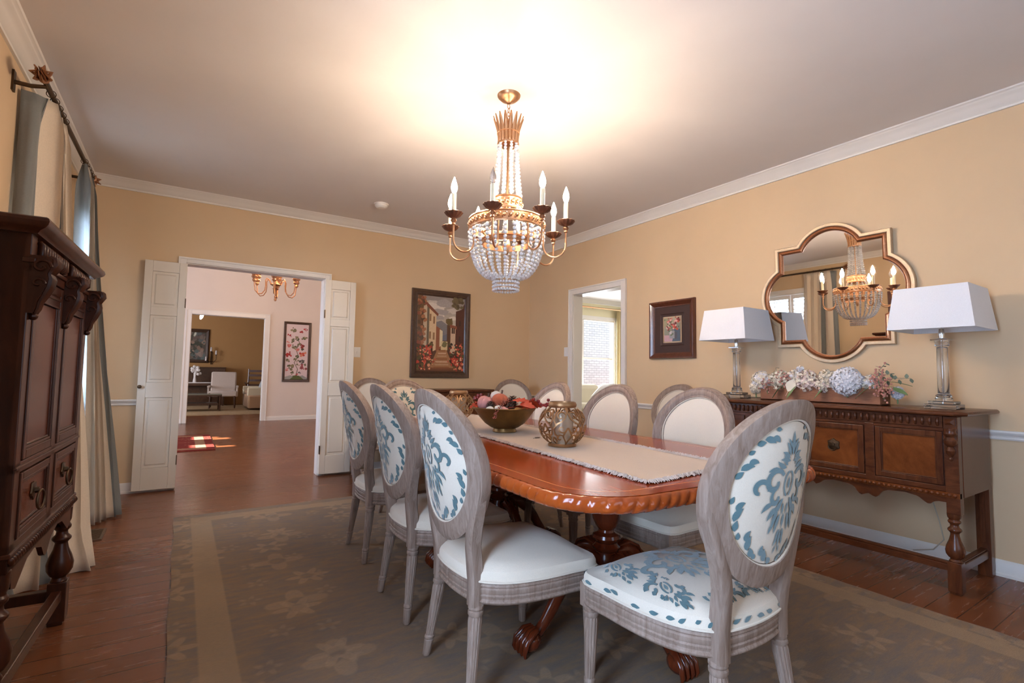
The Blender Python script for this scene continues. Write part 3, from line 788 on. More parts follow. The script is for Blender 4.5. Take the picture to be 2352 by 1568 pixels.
for hx,hy in ((1.632,1.69),(1.70,2.72)):
    p=TI@Vector((hx,hy,0)); ped=MB(); ped.M=Matrix.Translation((p.x,p.y,0))
    ped.lathe([(.02,.20),(.06,.21),(.068,.24),(.066,.28),(.058,.31),(.050,.325),(.048,.335),(.060,.345),(.062,.355),(.052,.362),(.046,.372),(.058,.383),(.064,.395),(.060,.408),(.036,.418),(.034,.428),(.048,.445),(.062,.475),(.069,.52),(.067,.58),(.059,.64),(.045,.68),(.042,.695),(.09,.71),(.10,.735)],seg=32)
    po=ped.build('pedestal',M['mahogdark'],t,smooth=40)
    for k in range(4):
        a=radians(90*k)-TR*0; L=MB(); L.M=Matrix.Translation((p.x,p.y,0))@Matrix.Rotation(a,4,'Z')
        path=[(.055,0,.30),(.10,0,.318),(.155,0,.305),(.21,0,.265),(.26,0,.205),(.30,0,.145),(.335,0,.098),(.365,0,.068),(.39,0,.058)]
        L.tube(path,[.032,.037,.038,.036,.033,.029,.026,.026,.028],12,flat=.72,up=(0,0,1))
        L.sphere((.405,0,.043),.043,14,10,sc=(1.15,1,.95))
        for d in (-.026,-.009,.009,.026):
            L.tube([(.385,d*.8,.088),(.415,d*1.2,.082),(.447,d*1.5,.055),(.456,d*1.5,.022),(.450,d*1.4,.004)],[.012,.014,.013,.010,.006],8)
        # acanthus knee
        for d in (-.022,0,.022): L.tube([(.07,d*.4,.345),(.12,d,.358),(.17,d*1.2,.335),(.205,d,.29)],[.004,.008,.008,.003],6)
        L.build('leg',M['mahogdark'],t,smooth=50)
# ------------------------------------------------------------------ runner
o_=MB(); Q=[(1.284,1.141),(1.835,1.19),(2.00,3.66),(1.53,3.66)]
def rq(u,v):
    A=[lerp(Q[0][i],Q[1][i],u) for i in (0,1)]; B=[lerp(Q[3][i],Q[2][i],u) for i in (0,1)]
    return lerp(A[0],B[0],v),lerp(A[1],B[1],v)
ZR=TZ+.004
vs=[];fs=[]
def rs(u,v):
    x,y=rq(u,v); return (x,y,ZR+.0008*sin(17*v+3*u)+.0006*sin(40*u))
b=MB(); b.grid(rs,14,60)
b.add([(*rq(u,v),ZR-.004) for u,v in ((0,0),(1,0),(1,1),(0,1))],[(3,2,1,0)])
ru=b.build('table_runner',M['runner']); tag(ru,'beige woven runner with shaggy fringed edges along the middle of the table','table runner')
b=MB()
def tuft(x,y,dx,dy):
    for q in range(4):
        a=atan2(dy,dx)+random.uniform(-.9,.9); L=random.uniform(.010,.026); x0=x+random.uniform(-.004,.004); y0=y+random.uniform(-.004,.004)
        b.tube([(x0-cos(a)*.004,y0-sin(a)*.004,ZR+.001),(x0+cos(a)*L*.5,y0+sin(a)*L*.5,ZR+random.uniform(.003,.010)),(x0+cos(a)*L,y0+sin(a)*L,ZR-.0025+random.uniform(0,.006))],[.0016,.0019,.0009],3,cap=False)
for i in range(520): x,y=rq(0,i/520); tuft(x,y,-1,0); x,y=rq(1,i/520); tuft(x,y,1,0)
for i in range(130): x,y=rq(i/130,0); tuft(x,y,0,-1); x,y=rq(i/130,1); tuft(x,y,0,1)
b.build('fringe',M['fringe'],ru)
# ------------------------------------------------------------------ openwork candle globes
def globe(name,label,loc,rz):
    t=thing(name,label,'candle holder',loc,rz,'pair of openwork candle globes on the runner')
    R=.113; zc=.104; sq=.93
    def sf(u,v,h):
        th=v; rr=R+h
        return (rr*cos(th)*cos(u),rr*cos(th)*sin(u),zc+rr*sq*sin(th))
    b=MB(); b.lathe([(.060,.0),(.068,.002),(.069,.010),(.063,.016),(.058,.016),(.056,.006),(0,.006)],seg=40); b.build('base',M['openwork'],t)
    b=MB(); b.lathe([(.060,.186),(.066,.188),(.069,.196),(.069,.202),(.063,.214),(.060,.214),(.060,.202),(.057,.196),(.056,.188)],seg=40,cap=False); b.build('rim',M['openwork'],t)
    b=MB(); n=5
    for k in range(n):
        a0=2*pi*k/n
        for sg in (1,-1):
            def tr(s): return [(a0+sg*x,y) for x,y in s[0]],s[1]
            strokes=[scroll(.30,.46,.24,.07,170,-150,.030,14),scroll(.24,-.10,.20,.06,-170,130,.030,14),scroll(.33,-.55,.20,.06,160,-130,.028,14),
                     ([(.05,.92),(.02,.62),(.12,.36),(.28,.2),(.46,.10),(.60,-.10),(.55,-.36),(.38,-.48)],[.03]*8),
                     ([(.0,-.95),(.06,-.72),(.20,-.44),(.10,-.22),(.0,-.05)],[.032]*5),([(.46,.80),(.55,.55),(.60,.28),(.50,.06)],[.028,.03,.03,.02]),
                     ([(.60,-.92),(.52,-.70),(.62,-.5)],[.03,.032,.025])]
            for s in strokes:
                p,w=tr(s); p=[(x/max(.55,cos(min(1.1,abs(y))))**.55 if False else x,y) for x,y in p]
                b.stroke(p,[q*1.12 for q in w],sf,thick=.004)
    b.build('openwork_shell',M['openwork'],t,smooth=40)
    b=MB(); b.lathe([(.050,.010),(.052,.03),(.053,.16),(.0505,.16),(.049,.03),(.047,.014),(0,.013)],seg=32); b.build('votive_glass',M['votive'],t)
    return t
g=globe('candle_globe','openwork brass scroll candle globe near the front end of the runner',(1.559,1.92,ZR),.5)
dup(g,(1.739,3.37,ZR),1.1,'openwork brass scroll candle globe behind the centrepiece bowl','pair of openwork candle globes on the runner')
# ------------------------------------------------------------------ centrepiece bowl and autumn pieces
BX,BY=1.627,2.548
t=thing('centrepiece_bowl','wide aged bronze bowl on a small foot in the middle of the runner','bowl',(BX,BY,ZR))
b=MB(); wob=lambda a,z:1+ (z/.14)*.018*sin(3*a+1)
b.lathe([(.0,.004),(.068,.0),(.072,.004),(.068,.016),(.066,.022),(.085,.030),(.118,.052),(.150,.088),(.172,.120),(.188,.140),(.194,.143),(.190,.147),(.182,.142),(.166,.118),(.142,.086),(.110,.056),(.07,.036),(0,.032)],seg=56,rmod=wob); b.build('bowl_body',M['bronze'],t)
BZ=ZR
rgt=Vector((.836,-.548,0)); tow=Vector((-.548,-.836,0))
def bp(r,t_,z): v=Vector((BX,BY,BZ+z))+rgt*r+tow*t_; return v
def pumpkin(name,label,pos,r,mat,ribs=9,sq=.78,tilt=(0,0),stem=True):
    t=thing(name,label,'pumpkin' if stem else 'gourd',pos,0,'autumn pieces in the bronze bowl'); t.rotation_euler=(tilt[0],tilt[1],random.uniform(0,3))
    b=MB(); b.sphere((0,0,0),r,48,14,sc=(1,1,sq),rmod=lambda a,th:(1-.13*(1-abs(cos(ribs*a/2)))**1.5)*(1-.18*max(0,sin(abs(th))-.8)))
    b.build('pumpkin_body' if stem else 'gourd_body',mat,t)
    if stem:
        b=MB(); b.tube([(0,0,r*sq*.86),(.004,0,r*sq+.008),(.010,.004,r*sq+.018)],[.007,.005,.006],7); b.build('stem',M['cone'],t)
    return t
pumpkin('pumpkin','pink ribbed pumpkin at the left of the bronze bowl',bp(-.115,.03,.168),.052,M['pink'],7,.85,(.3,-.3))
pumpkin('pumpkin','rust orange knitted pumpkin at the top middle of the bronze bowl',bp(-.028,.055,.187),.052,M['orange'],10,.82,(.15,.1))
pumpkin('gourd','smooth white round gourd behind the orange pumpkin',bp(-.055,-.02,.205),.036,M['white'],3,1.0,(0,0),False)
pumpkin('gourd','small white gourd at the bowl rim below the pink pumpkin',bp(-.085,.125,.137),.026,M['white'],3,.8,(0,.2),False)
pumpkin('gourd','small white gourd at the bowl rim below the orange pumpkin',bp(-.035,.135,.145),.026,M['white'],3,.75,(.2,.2),False)
pumpkin('pumpkin','small pale peach pumpkin low at the front rim of the bowl',bp(.0,.140,.136),.028,M['pink'],7,.75,(.4,.2))
def cone(label,pos,r):
    t=thing('pine_cone',label,'pine cone',pos,random.uniform(0,3),'autumn pieces in the bronze bowl'); b=MB()
    b.sphere((0,0,0),r*.75,10,8,sc=(1,1,1.25))
    for i in range(60):
        z=(i/60*2-1)*.95; a=i*2.4; rr=r*sqrt(max(0,1-z*z)); 
        p=Vector((rr*cos(a),rr*sin(a),r*1.2*z)); d=Vector((cos(a),sin(a),.5)).normalized(); s=d.cross(Vector((0,0,1))).normalized()
        w=r*.26; b.add([p-s*w*.5-d*r*.3,p+s*w*.5-d*r*.3,p+s*w+d*r*.1,p+d*r*.24,p-s*w+d*r*.1],[(0,1,2,3,4)])
    o=b.build('cone_body',M['cone'],t,smooth=0); return t
cone('dark pine cone between the pink and orange pumpkins',bp(-.083,.095,.158),.024)
cone('brown pine cone right of the orange pumpkin',bp(.045,.03,.178),.032)
cone('brown pine cone lower down in front of the orange pumpkin',bp(.035,.105,.155),.026)
def leafmesh(b,L,W,lobes=True,curl=.2):
    pts=[]
    prof=[(0,.06),(.12,.42),(.2,.30),(.38,1.0),(.46,.52),(.62,.72),(.70,.36),(.85,.32),(1,.02)] if lobes else [(0,.05),(.15,.5),(.35,.95),(.55,1),(.75,.7),(.9,.35),(1,.03)]
    n=len(prof)
    for s in (-1,0,1):
        for x,w in prof: pts.append((x*L,s*w*W,curl*L*(x*x)*-.6+ (abs(s)*.10*W)))
    fs=[]
    for i in range(n-1): fs+=[(i,i+1,n+i+1,n+i),(n+i,n+i+1,2*n+i+1,2*n+i)]
    b.add(pts,fs)
def leafthing(name,label,cat,pos,R,L,W,mat,lobes,group,curl=.2):
    t=thing(name,label,cat,pos,0,group); b=MB(); b.M=R.to_4x4(); leafmesh(b,L,W,lobes,curl); b.tube([(-.03*L/.08,0,0),(0,0,0)],.0012,4)
    b.build('leaf_blade',mat,t,smooth=60); return t
from mathutils import Euler
random.seed(11)
desc=['scarlet maple leaf hanging over the right rim of the bowl','red maple leaf lying highest among the leaves at right of the bowl','scarlet leaf standing against the brown pine cone','red maple leaf at the far right edge of the bowl','orange red leaf behind the right-hand leaves','red leaf lying on the front right rim of the bowl','red leaf at the left behind the pink pumpkin','dark red leaf hanging over the left back rim of the bowl']
pos=[(.12,.12,.172),(.105,.04,.195),(.075,.09,.188),(.165,.05,.178),(.10,-.05,.19),(.085,.145,.155),(-.12,-.06,.175),(-.165,-.06,.165)]
for i,(dsc,(r_,t_,z_)) in enumerate(zip(desc,pos)):
    yaw=atan2((rgt*(1 if r_>0 else -1)+tow*.5).y,(rgt*(1 if r_>0 else -1)+tow*.5).x)+random.uniform(-.5,.5)
    leafthing('maple_leaf',dsc,'leaf',bp(r_-.03*(1 if r_>0 else -1),t_,z_),Euler((random.uniform(.2,.9)*random.choice((-1,1)),random.uniform(-.2,.4),yaw)).to_matrix(),.095,.045,M['redleaf'],True,'autumn pieces in the bronze bowl',.3)
def sprig(label,pts,n,r,mat,spread,group,name='berry_sprig'):
    t=thing(name,label,'berries',(0,0,0),0,group); b=MB(); b.tube(pts,.0016,5); b.build('stem',M['cone'],t)
    b=MB()
    for i in range(n):
        u=(i+.5)/n*(len(pts)-1); k=min(int(u),len(pts)-2); p=Vector(pts[k]).lerp(Vector(pts[k+1]),u-k)
        b.sphere(p+Vector([random.uniform(-spread,spread) for _ in range(3)]),r*random.uniform(.8,1.15),7,5)
    tag(b.build('berries',mat,t),kind='stuff'); return t
M['copperberry']=plain('copper red beads',(.40,.10,.05),.25,.2,var=.3,scale=80)
sprig('copper bead sprig trailing over the front rim of the bowl',[bp(-.005,.10,.178),bp(-.02,.145,.163),bp(-.035,.172,.145),bp(-.05,.178,.118),bp(-.058,.176,.092)],60,.0042,M['copperberry'],.009,'autumn pieces in the bronze bowl')
sprig('copper bead sprig lying across the top of the bowl beside the brown pine cone',[bp(.02,.075,.19),bp(-.01,.115,.172),bp(-.05,.135,.158)],50,.0042,M['copperberry'],.011,'autumn pieces in the bronze bowl')
sprig('dark red berry sprig sticking out at the right above the near globe',[bp(.15,.06,.19),bp(.20,.08,.172),bp(.235,.09,.165),bp(.255,.08,.185)],14,.010,M['redberry'],.014,'autumn pieces in the bronze bowl')
sprig('dark red berry sprig at the left behind the pink pumpkin',[bp(-.12,-.07,.185),bp(-.16,-.06,.20),bp(-.19,-.03,.19)],16,.009,M['redberry'],.016,'autumn pieces in the bronze bowl')
leafthing('fallen_leaf','small dry olive leaf lying on the runner between the bowl and the near globe','leaf',(1.60,2.20,ZR+.004),Euler((0,0,.4)).to_matrix(),.055,.014,M['cone'],False,None,.05)
# ------------------------------------------------------------------ chandelier
CHX,CHY=1.609,2.533
t=thing('chandelier','gilt and crystal bead chandelier with eight candle lights over the table','chandelier',(CHX,CHY,0))
rv=Vector((.836,-.548,0)); tv=Vector((-.548,-.836,0))
b=MB(); b.lathe([(0,2.795),(.012,2.797),(.018,2.806),(.05,2.820),(.070,2.840),(.072,2.849)],seg=36); b.build('canopy',M['gold'],t)
b=MB(); z=2.792
i=0
while z>2.70:
    a=pi/2*(i%2); pts=[(.0085*cos(q)*cos(a),.0085*cos(q)*sin(a),z-.014+.016*sin(q)) for q in [2*pi*k/12 for k in range(12)]]
    b.tube(pts,.0022,5,closed=True); z-=.024; i+=1
b.build('chain',M['gold'],t)
# crown with pointed leaves
b=MB(); n=16
for k in range(n):
    a0=2*pi*k/n; w=.036
    prof=[(.064,2.535,.5),(.062,2.56,.52),(.064,2.585,.52),(.067,2.61,.52),(.071,2.632,.52),(.078,2.655,.40),(.086,2.682,.28),(.094,2.708,.10)]
    vs=[]
    for r,z,h in prof:
        for s in (-1,0,1):
            a=a0+s*h*2*pi/n*.98; rr=r+(.003 if s==0 else 0); vs.append((rr*cos(a),rr*sin(a),z))
    fs=[]
    for i in range(len(prof)-1): fs+=[(i*3,i*3+1,i*3+4,i*3+3),(i*3+1,i*3+2,i*3+5,i*3+4)]
    b.add(vs,fs)
b.lathe([(.060,2.532),(.067,2.532),(.068,2.54),(.064,2.545),(.060,2.545)],seg=32,cap=False)
b.lathe([(.065,2.60),(.0705,2.602),(.0705,2.607),(.066,2.609)],seg=32,cap=False)
o=b.build('crown',M['gold'],t); so=o.modifiers.new('s','SOLIDIFY'); so.thickness=.0018
b=MB(); b.tube([(0,0,2.70),(0,0,1.90)],.006,8); b.lathe([(.004,1.96),(.02,1.93),(.026,1.90),(.018,1.87),(.008,1.85),(0,1.845)],seg=16); b.lathe([(0,2.70),(.014,2.695),(.018,2.68),(.010,2.66),(.006,2.62)],seg=14); b.build('centre_stem',M['gold'],t)
def bandring(name,r,z0,z1,n):
    b=MB(); b.lathe([(r-.004,z0),(r+.003,z0),(r+.005,z0+.006),(r,z0+.010),(r,z1-.010),(r+.005,z1-.006),(r+.003,z1),(r-.004,z1),(r-.004,z0)],seg=64,cap=False)
    for k in range(n):
        a=2*pi*k/n; c=(r*cos(a),r*sin(a),(z0+z1)/2); b.sphere(c,(z1-z0)*.17,8,6); 
        for q in (-1,1):
            a2=a+q*pi/n*.55; b.sphere((r*cos(a2),r*sin(a2),(z0+z1)/2+q*(z1-z0)*.16),(z1-z0)*.10,6,5)
    return b.build(name,M['gold'],t)
bandring('collar_band',.088,2.118,2.195,18); bandring('main_band',.228,1.995,2.062,40); bandring('inner_band',.150,1.905,1.940,26)
b=MB()
for k in range(8):
    a=2*pi*k/8+.2; c,s=cos(a),sin(a)
    b.tube([(.088*c,.088*s,2.12),(.10*c,.10*s,2.08),(.16*c,.16*s,2.045),(.226*c,.226*s,2.03)],.0035,6)
    b.tube([(.226*c,.226*s,2.0),(.19*c,.19*s,1.95),(.15*c,.15*s,1.922)],.003,6)
b.build('frame_rods',M['gold'],t)
def bead(b,p,r,rot): 
    # faceted flat bead
    b.sphere(p,r,8,6,sc=(1,1,.96))
def strand(P,r0,r1,name='bead_strand'):
    b=MB(); L=[0]
    for i in range(1,len(P)): L.append(L[-1]+(Vector(P[i])-Vector(P[i-1])).length)
    s=r0
    while s<L[-1]:
        for i in range(len(L)-1):
            if L[i+1]>=s: break
        u=(s-L[i])/(L[i+1]-L[i]); p=Vector(P[i]).lerp(Vector(P[i+1]),u); r=lerp(r0,r1,s/L[-1])
        bead(b,p,r,0); s+=2*r*1.03
    return b.build(name,M['crystal'],t,smooth=0)
for k in range(10):
    a=2*pi*k/10+.1; c,s=cos(a),sin(a)
    strand([(.058*c,.058*s,2.545),(.060*c,.060*s,2.45),(.066*c,.066*s,2.36),(.073*c,.073*s,2.28),(.083*c,.083*s,2.195)],.0098,.0128)
for k in range(12):
    a=2*pi*k/12+.1; c,s=cos(a),sin(a)
    strand([(.092*c,.092*s,2.115),(.105*c,.105*s,2.075),(.155*c,.155*s,2.045),(.222*c,.222*s,2.045)],.0100,.0090)
for k in range(26):
    a=2*pi*k/26; c,s=cos(a),sin(a)
    P=[]
    for q in range(13):
        u=q/12; r=.074+(.226-.074)*cos(u*pi/2)**.80; z=1.99-(1.99-1.705)*sin(u*pi/2)**1.05
        P.append((r*c,r*s,z))
    strand(P,.0122,.0092)
for z,r in ((1.700,.078),(1.676,.077),(1.652,.077),(1.632,.076)):
    strand([(r*cos(2*pi*k/40),r*sin(2*pi*k/40),z) for k in range(41)],.0085,.0085,'bead_ring')
b=MB(); b.lathe([(.072,1.706),(.080,1.706),(.080,1.711),(.072,1.711)],seg=40,cap=False); b.lathe([(.072,1.640),(.078,1.640),(.078,1.643),(.072,1.643)],seg=40,cap=False); b.build('lower_hoop',M['gold'],t)
for k in range(8):
    phi=radians(11.7+45*k); d=rv*cos(phi)+tv*sin(phi)
    def P(r,z): return (d.x*r,d.y*r,z)
    pts=[P(.226,2.00),P(.225,1.95)]
    for i in range(15):
        q=pi+pi*i/14; pts.append(P(.293+.067*cos(q),1.893+.068*sin(q)))
    pts+= [P(.36,1.93),P(.36,1.978)]
    b=MB(); b.tube(pts,.0058,8); ar=b.build('arm',M['gold'],t)
    x,y=d.x*.36,d.y*.36
    b=MB(); b.lathe([(.006,1.968),(.012,1.974),(.009,1.982),(.013,1.988),(.018,1.996),(.013,2.005),(.010,2.01)],c=(x,y,0),seg=14); b.build('candle_socket',M['gold'],ar)
    b=MB(); b.lathe([(.008,2.008),(.02,2.012),(.038,2.022),(.052,2.040),(.050,2.042),(.036,2.026),(.012,2.018),(0,2.018)],c=(x,y,0),seg=48,rmod=lambda a,z:1+(.07*cos(12*a) if z>2.02 else 0)); b.build('drip_cup',M['cup'],ar)
    b=MB(); b.lathe([(.0135,2.018),(.0135,2.150),(.010,2.153),(0,2.153)],c=(x,y,0),seg=16); b.build('candle_sleeve',M['candle'],ar)
    b=MB(); b.lathe([(.006,2.152),(.013,2.163),(.0185,2.182),(.0165,2.202),(.010,2.224),(.004,2.242),(0,2.250)],c=(x,y,0),seg=16)
    o=b.build('flame_bulb',M['bulboff'] if k==2 else M['bulb'],ar)
    if k==2: o['label']='unlit clear flame bulb'
# ------------------------------------------------------------------ sideboard against the right wall
t=thing('sideboard','long dark walnut sideboard on turned legs under the quatrefoil mirror','sideboard',(3.74,1.745,0))
t_loc=Vector((3.74,1.745,0))
def L_(b): b.M=Matrix.Translation(-t_loc)
FX=3.47; BXW=4.025; Y0,Y1=.945,2.545; ST=.965
b=MB(); L_(b)
def topout(o): return [(FX-.04-o+.045,.905-o),(FX-.04-o,.905-o+.045),(FX-.04-o,2.585+o-.045),(FX-.04-o+.045,2.585+o),(BXW,2.585+o),(BXW,.905-o)]
b.ring([topout(-.012),topout(0),topout(.004),topout(.0),topout(-.008)],[ST-.026,ST-.022,ST-.014,ST-.006,ST]); b.build('top',M['walnut'],t,smooth=30)
b=MB(); L_(b)
b.box(FX+.012,BXW,Y0+.02,Y1-.02,.51,ST-.026)                      # carcass
for y0,y1 in ((Y0,1.005),(2.485,Y1)): b.box(FX-.006,FX+.05,y0,y1,.42,ST-.028)
for y0,y1 in ((1.335,1.385),(2.105,2.155)): b.box(FX,FX+.03,y0,y1,.53,.872)
b.box(FX+.004,FX+.03,1.735,1.755,.56,.86)
b.box(FX+.002,FX+.03,1.006,2.484,.533,.562); b.box(FX+.002,FX+.03,1.006,2.484,.855,.874)
b.build('carcass',M['walnut'],t,smooth=0,bevel=.003)
# side panels
for y0,y1 in ((Y0-.002,Y0+.019),(Y1-.019,Y1+.002)): b=MB(); L_(b); b.box(FX+.052,BXW-.04,y0,y1,.505,ST-.03); b.build('side_panel',M['walnutv'],t,smooth=0)
# fluted frieze
b=MB(); L_(b); b.box(FX-.004,FX+.03,1.008,2.482,.876,ST-.028); b.build('frieze',M['walnut'],t,smooth=0)
b=MB(); L_(b)
n=44
for i in range(n):
    y=1.012+(i+.5)*(1.466/n); pts=[(FX-.004,y,.886),(FX-.010,y,.894),(FX-.010,y,.918),(FX-.004,y,.927)]; b.tube(pts,[.006,.010,.010,.006],8,flat=.8)
b.build('flutes',M['walnut'],t,smooth=60)
for y in (.975,2.515):
    b=MB(); L_(b); x=FX-.008
    b.box(x-.008,x+.01,y-.024,y+.024,.888,.928); b.ring([[(y-.02,.892),(y+.02,.892),(y+.02,.924),(y-.02,.924)],[(y-.006,.904),(y+.006,.904),(y+.006,.912),(y-.006,.912)]],[x-.008,x-.018],ax='x')
    b.build('corner_block',M['walnut'],t,smooth=0)
    b=MB(); L_(b); b.lathe([(0,.70),(.007,.703),(.010,.712),(.006,.722),(.010,.728),(.018,.740),(.022,.756),(.016,.770),(.012,.776),(.022,.784),(.030,.796),(.030,.810),(.022,.820),(.018,.828),(.026,.836),(.030,.846),(.026,.858),(.028,.866),(.028,.874)],c=(FX-.012,y,0),seg=18); b.build('drop_pendant',M['walnutv'],t)
# doors
for i,(y0,y1) in enumerate(((1.012,1.330),(1.39,1.733),(1.757,2.10),(2.16,2.478))):
    b=MB(); L_(b); s=.028
    z0,z1=.566,.852
    for a,c,d,e in ((y0,y0+s,z0,z1),(y1-s,y1,z0,z1),(y0+s,y1-s,z0,z0+s),(y0+s,y1-s,z1-s,z1)): b.box(FX-.004,FX+.02,a,c,d,e)
    for a,c,d,e in ((y0+s,y0+s+.007,z0+s,z1-s),(y1-s-.007,y1-s,z0+s,z1-s),(y0+s,y1-s,z0+s,z0+s+.007),(y0+s,y1-s,z1-s-.007,z1-s)): b.box(FX-.001,FX+.02,a,c,d,e)
    dr=b.build('door',M['walnutv'],t,smooth=0,bevel=.002)
    b=MB(); L_(b); b.box(FX+.006,FX+.02,y0+s,y1-s,z0+s,z1-s); b.build('door_panel',M['burl'],dr,smooth=0)
    if i in (1,2):
        y=(y0+y1)/2 ; b=MB(); b.M=Matrix.Translation(-t_loc)@Matrix.Translation((FX+.005,y,.715))@Matrix.Rotation(-pi/2,4,'Y')
        b.lathe([(.036,0),(.034,.004),(.026,.005),(.012,.008),(.010,.014),(0,.015)],seg=24,rmod=lambda a,z:1+.12*cos(6*a)); b.M=Matrix.Translation(-t_loc)
        b.tube([(FX-.014,y+.024*cos(q),.708+.028*sin(q)) for q in [pi*1.05+k*pi*.9/10*1.0 for k in range(11)]],.0035,6); b.build('handle',M['brassdark'],dr)
# bead moulding and scalloped apron
b=MB(); L_(b); b.box(FX-.008,FX+.02,Y0-.0,Y1,.505,.532)
for i in range(64): y=Y0+.02+i*(Y1-Y0-.04)/63; b.sphere((FX-.010,y,.519),.0105,8,6,sc=(1,1.0,1))
b.build('bead_moulding',M['burl'],t,smooth=60)
def scal(y):
    u=(y-1.005)/(2.485-1.005); u=abs((u*2)%1-.5)*2      # two repeats, symmetric
    return interp([(0,.055),(.10,.072),(.14,.062),(.2,.030),(.28,.018),(.5,.012),(.66,.022),(.76,.05),(.80,.056),(.84,.040),(.9,.03),(1,.03)],u)
ys=[1.0+i*(1.49/120) for i in range(121)]
b=MB(); L_(b); n=len(ys); vs=[]
for x in (FX,FX+.018): vs+=[(x,y,.507) for y in ys]+[(x,y,.507-scal(y)) for y in ys]
fs=[]
for i in range(n-1): fs+=[(i,n+i,n+i+1,i+1),(2*n+i,2*n+i+1,3*n+i+1,3*n+i),(n+i,3*n+i,3*n+i+1,n+i+1)]
b.add(vs,fs); b.build('apron',M['walnut'],t,smooth=0)
def turned(b,x,y):
    b.lathe([(.022,.165),(.030,.170),(.024,.178),(.022,.184),(.030,.190),(.040,.205),(.043,.225),(.038,.25),(.026,.28),(.020,.305),(.019,.318),(.030,.330),(.031,.338),(.020,.350),(.018,.362),(.027,.372),(.029,.38),(.022,.388),(.029,.398),(.031,.41),(.031,.425)],c=(x,y,0),seg=24)
    b.box(x-.030,x+.030,y-.030,y+.030,.012,.168); b.box(x-.024,x+.024,y-.024,y+.024,0,.014)
for y in (.982,2.508):
    b=MB(); L_(b); turned(b,FX+.026,y); b.build('leg',M['walnutv'],t,bevel=.003)
    b=MB(); L_(b); b.box(BXW-.065,BXW-.005,y-.032,y+.032,0,.52); b.box(BXW-.072,BXW-.06,y-.012,y+.012,.19,.5); b.build('leg',M['walnutv'],t,smooth=0,bevel=.003)
    b=MB(); L_(b); b.box(FX+.05,BXW-.06,y-.022,y+.022,.105,.150); b.box(FX+.05,BXW-.06,y-.016,y+.016,.15,.160); b.build('stretcher',M['walnut'],t,smooth=0,bevel=.004)
b=MB(); L_(b); b.box(FX+.005,FX+.045,1.01,2.48,.115,.150); b.box(FX+.010,FX+.040,1.01,2.48,.15,.163); b.build('stretcher',M['walnut'],t,smooth=0,bevel=.004)
# ------------------------------------------------------------------ table lamps
def make_lamp(label,loc):
    t=thing('table_lamp',label,'lamp',loc,0,'pair of glass column lamps on the sideboard')
    b=MB(); b.box(-.075,.075,-.075,.075,0,.028); b.box(-.06,.06,-.06,.06,.028,.045); b.build('base',M['glass'],t,smooth=0,bevel=.004)
    b=MB(); b.lathe([(.040,.046),(.042,.06),(.036,.068),(.040,.076),(.032,.084),(.028,.09),(.0265,.36),(.030,.366),(.036,.374),(.030,.384),(.034,.392),(.034,.402),(.02,.408)],seg=24,rmod=lambda a,z:1-.03*max(0,cos(10*a)) if .09<z<.36 else 1); b.build('column',M['glass'],t)
    b=MB(); b.tube([(0,0,.03),(0,0,.42)],.004,8); b.build('inner_rod',M['nickel'],t)
    b=MB(); b.lathe([(.034,.404),(.036,.41),(.014,.416),(.016,.44),(.012,.47)],seg=18); b.box(-.042,.042,-.042,.042,.402,.408); b.build('lamp_neck',M['nickel'],t)
    b=MB(); sq=lambda h:[(-h,-h),(h,-h),(h,h),(-h,h)]
    vs=[];z0,z1=.462,.708; h0,h1=.203,.173
    b.ring([sq(h0-.004),sq(h0),sq(h1),sq(h1-.004)],[z0,z0,z1,z1],close_bot=False,close_top=False); b.ring([sq(h0-.004),sq(h1-.004)],[z0+.001,z1-.001],close_bot=False,close_top=False)
    sh=b.build('lamp_shade',M['shade'],t,smooth=0)
    b=MB()
    for a in range(4):
        q=a*pi/2+pi/4; b.tube([(0,0,z1-.008),(h1*1.38*cos(q),h1*1.38*sin(q),z1-.006)],.0018,5)
    b.tube([(0,0,.47),(.04,0,.52),(.045,0,.6),(.02,0,.69),(0,0,.70)],.0018,5); b.lathe([(0,.70),(.008,.703),(.010,.712),(.004,.72),(0,.726)],seg=10); b.build('harp',M['nickel'],t)
    return t
lam=make_lamp('glass column lamp with white shade at the near right end of the sideboard',(3.755,1.08,ST))
l2=dup(lam,(3.755,2.40,ST),0,'glass column lamp with white shade on the far left end of the sideboard','pair of glass column lamps on the sideboard')
b=MB(); b.tube([(.05,-.05,.02),(.16,-.10,.012),(.24,-.12,.03),(.262,-.12,.20),(.270,-.14,.36)][::-1][2:] if False else [(.05,-.06,.010),(.18,-.11,.006),(.27,-.13,.006),(.286,-.14,.03),(.288,-.15,-.03),(.288,-.12,-.30)],.003,6); b.build('lamp_cord',M['cord'],l2)
b=MB(); b.tube([(.05,.06,.012),(.18,.11,.008),(.27,.16,.008),(.286,.19,.0),(.287,.20,-.46),(.287,.16,-.60),(.287,.13,-.72),(.287,.11,-.83),(.27,.16,-.90),(.25,.26,-.93)],.0035,6); b.build('lamp_cord',M['cord'],lam)
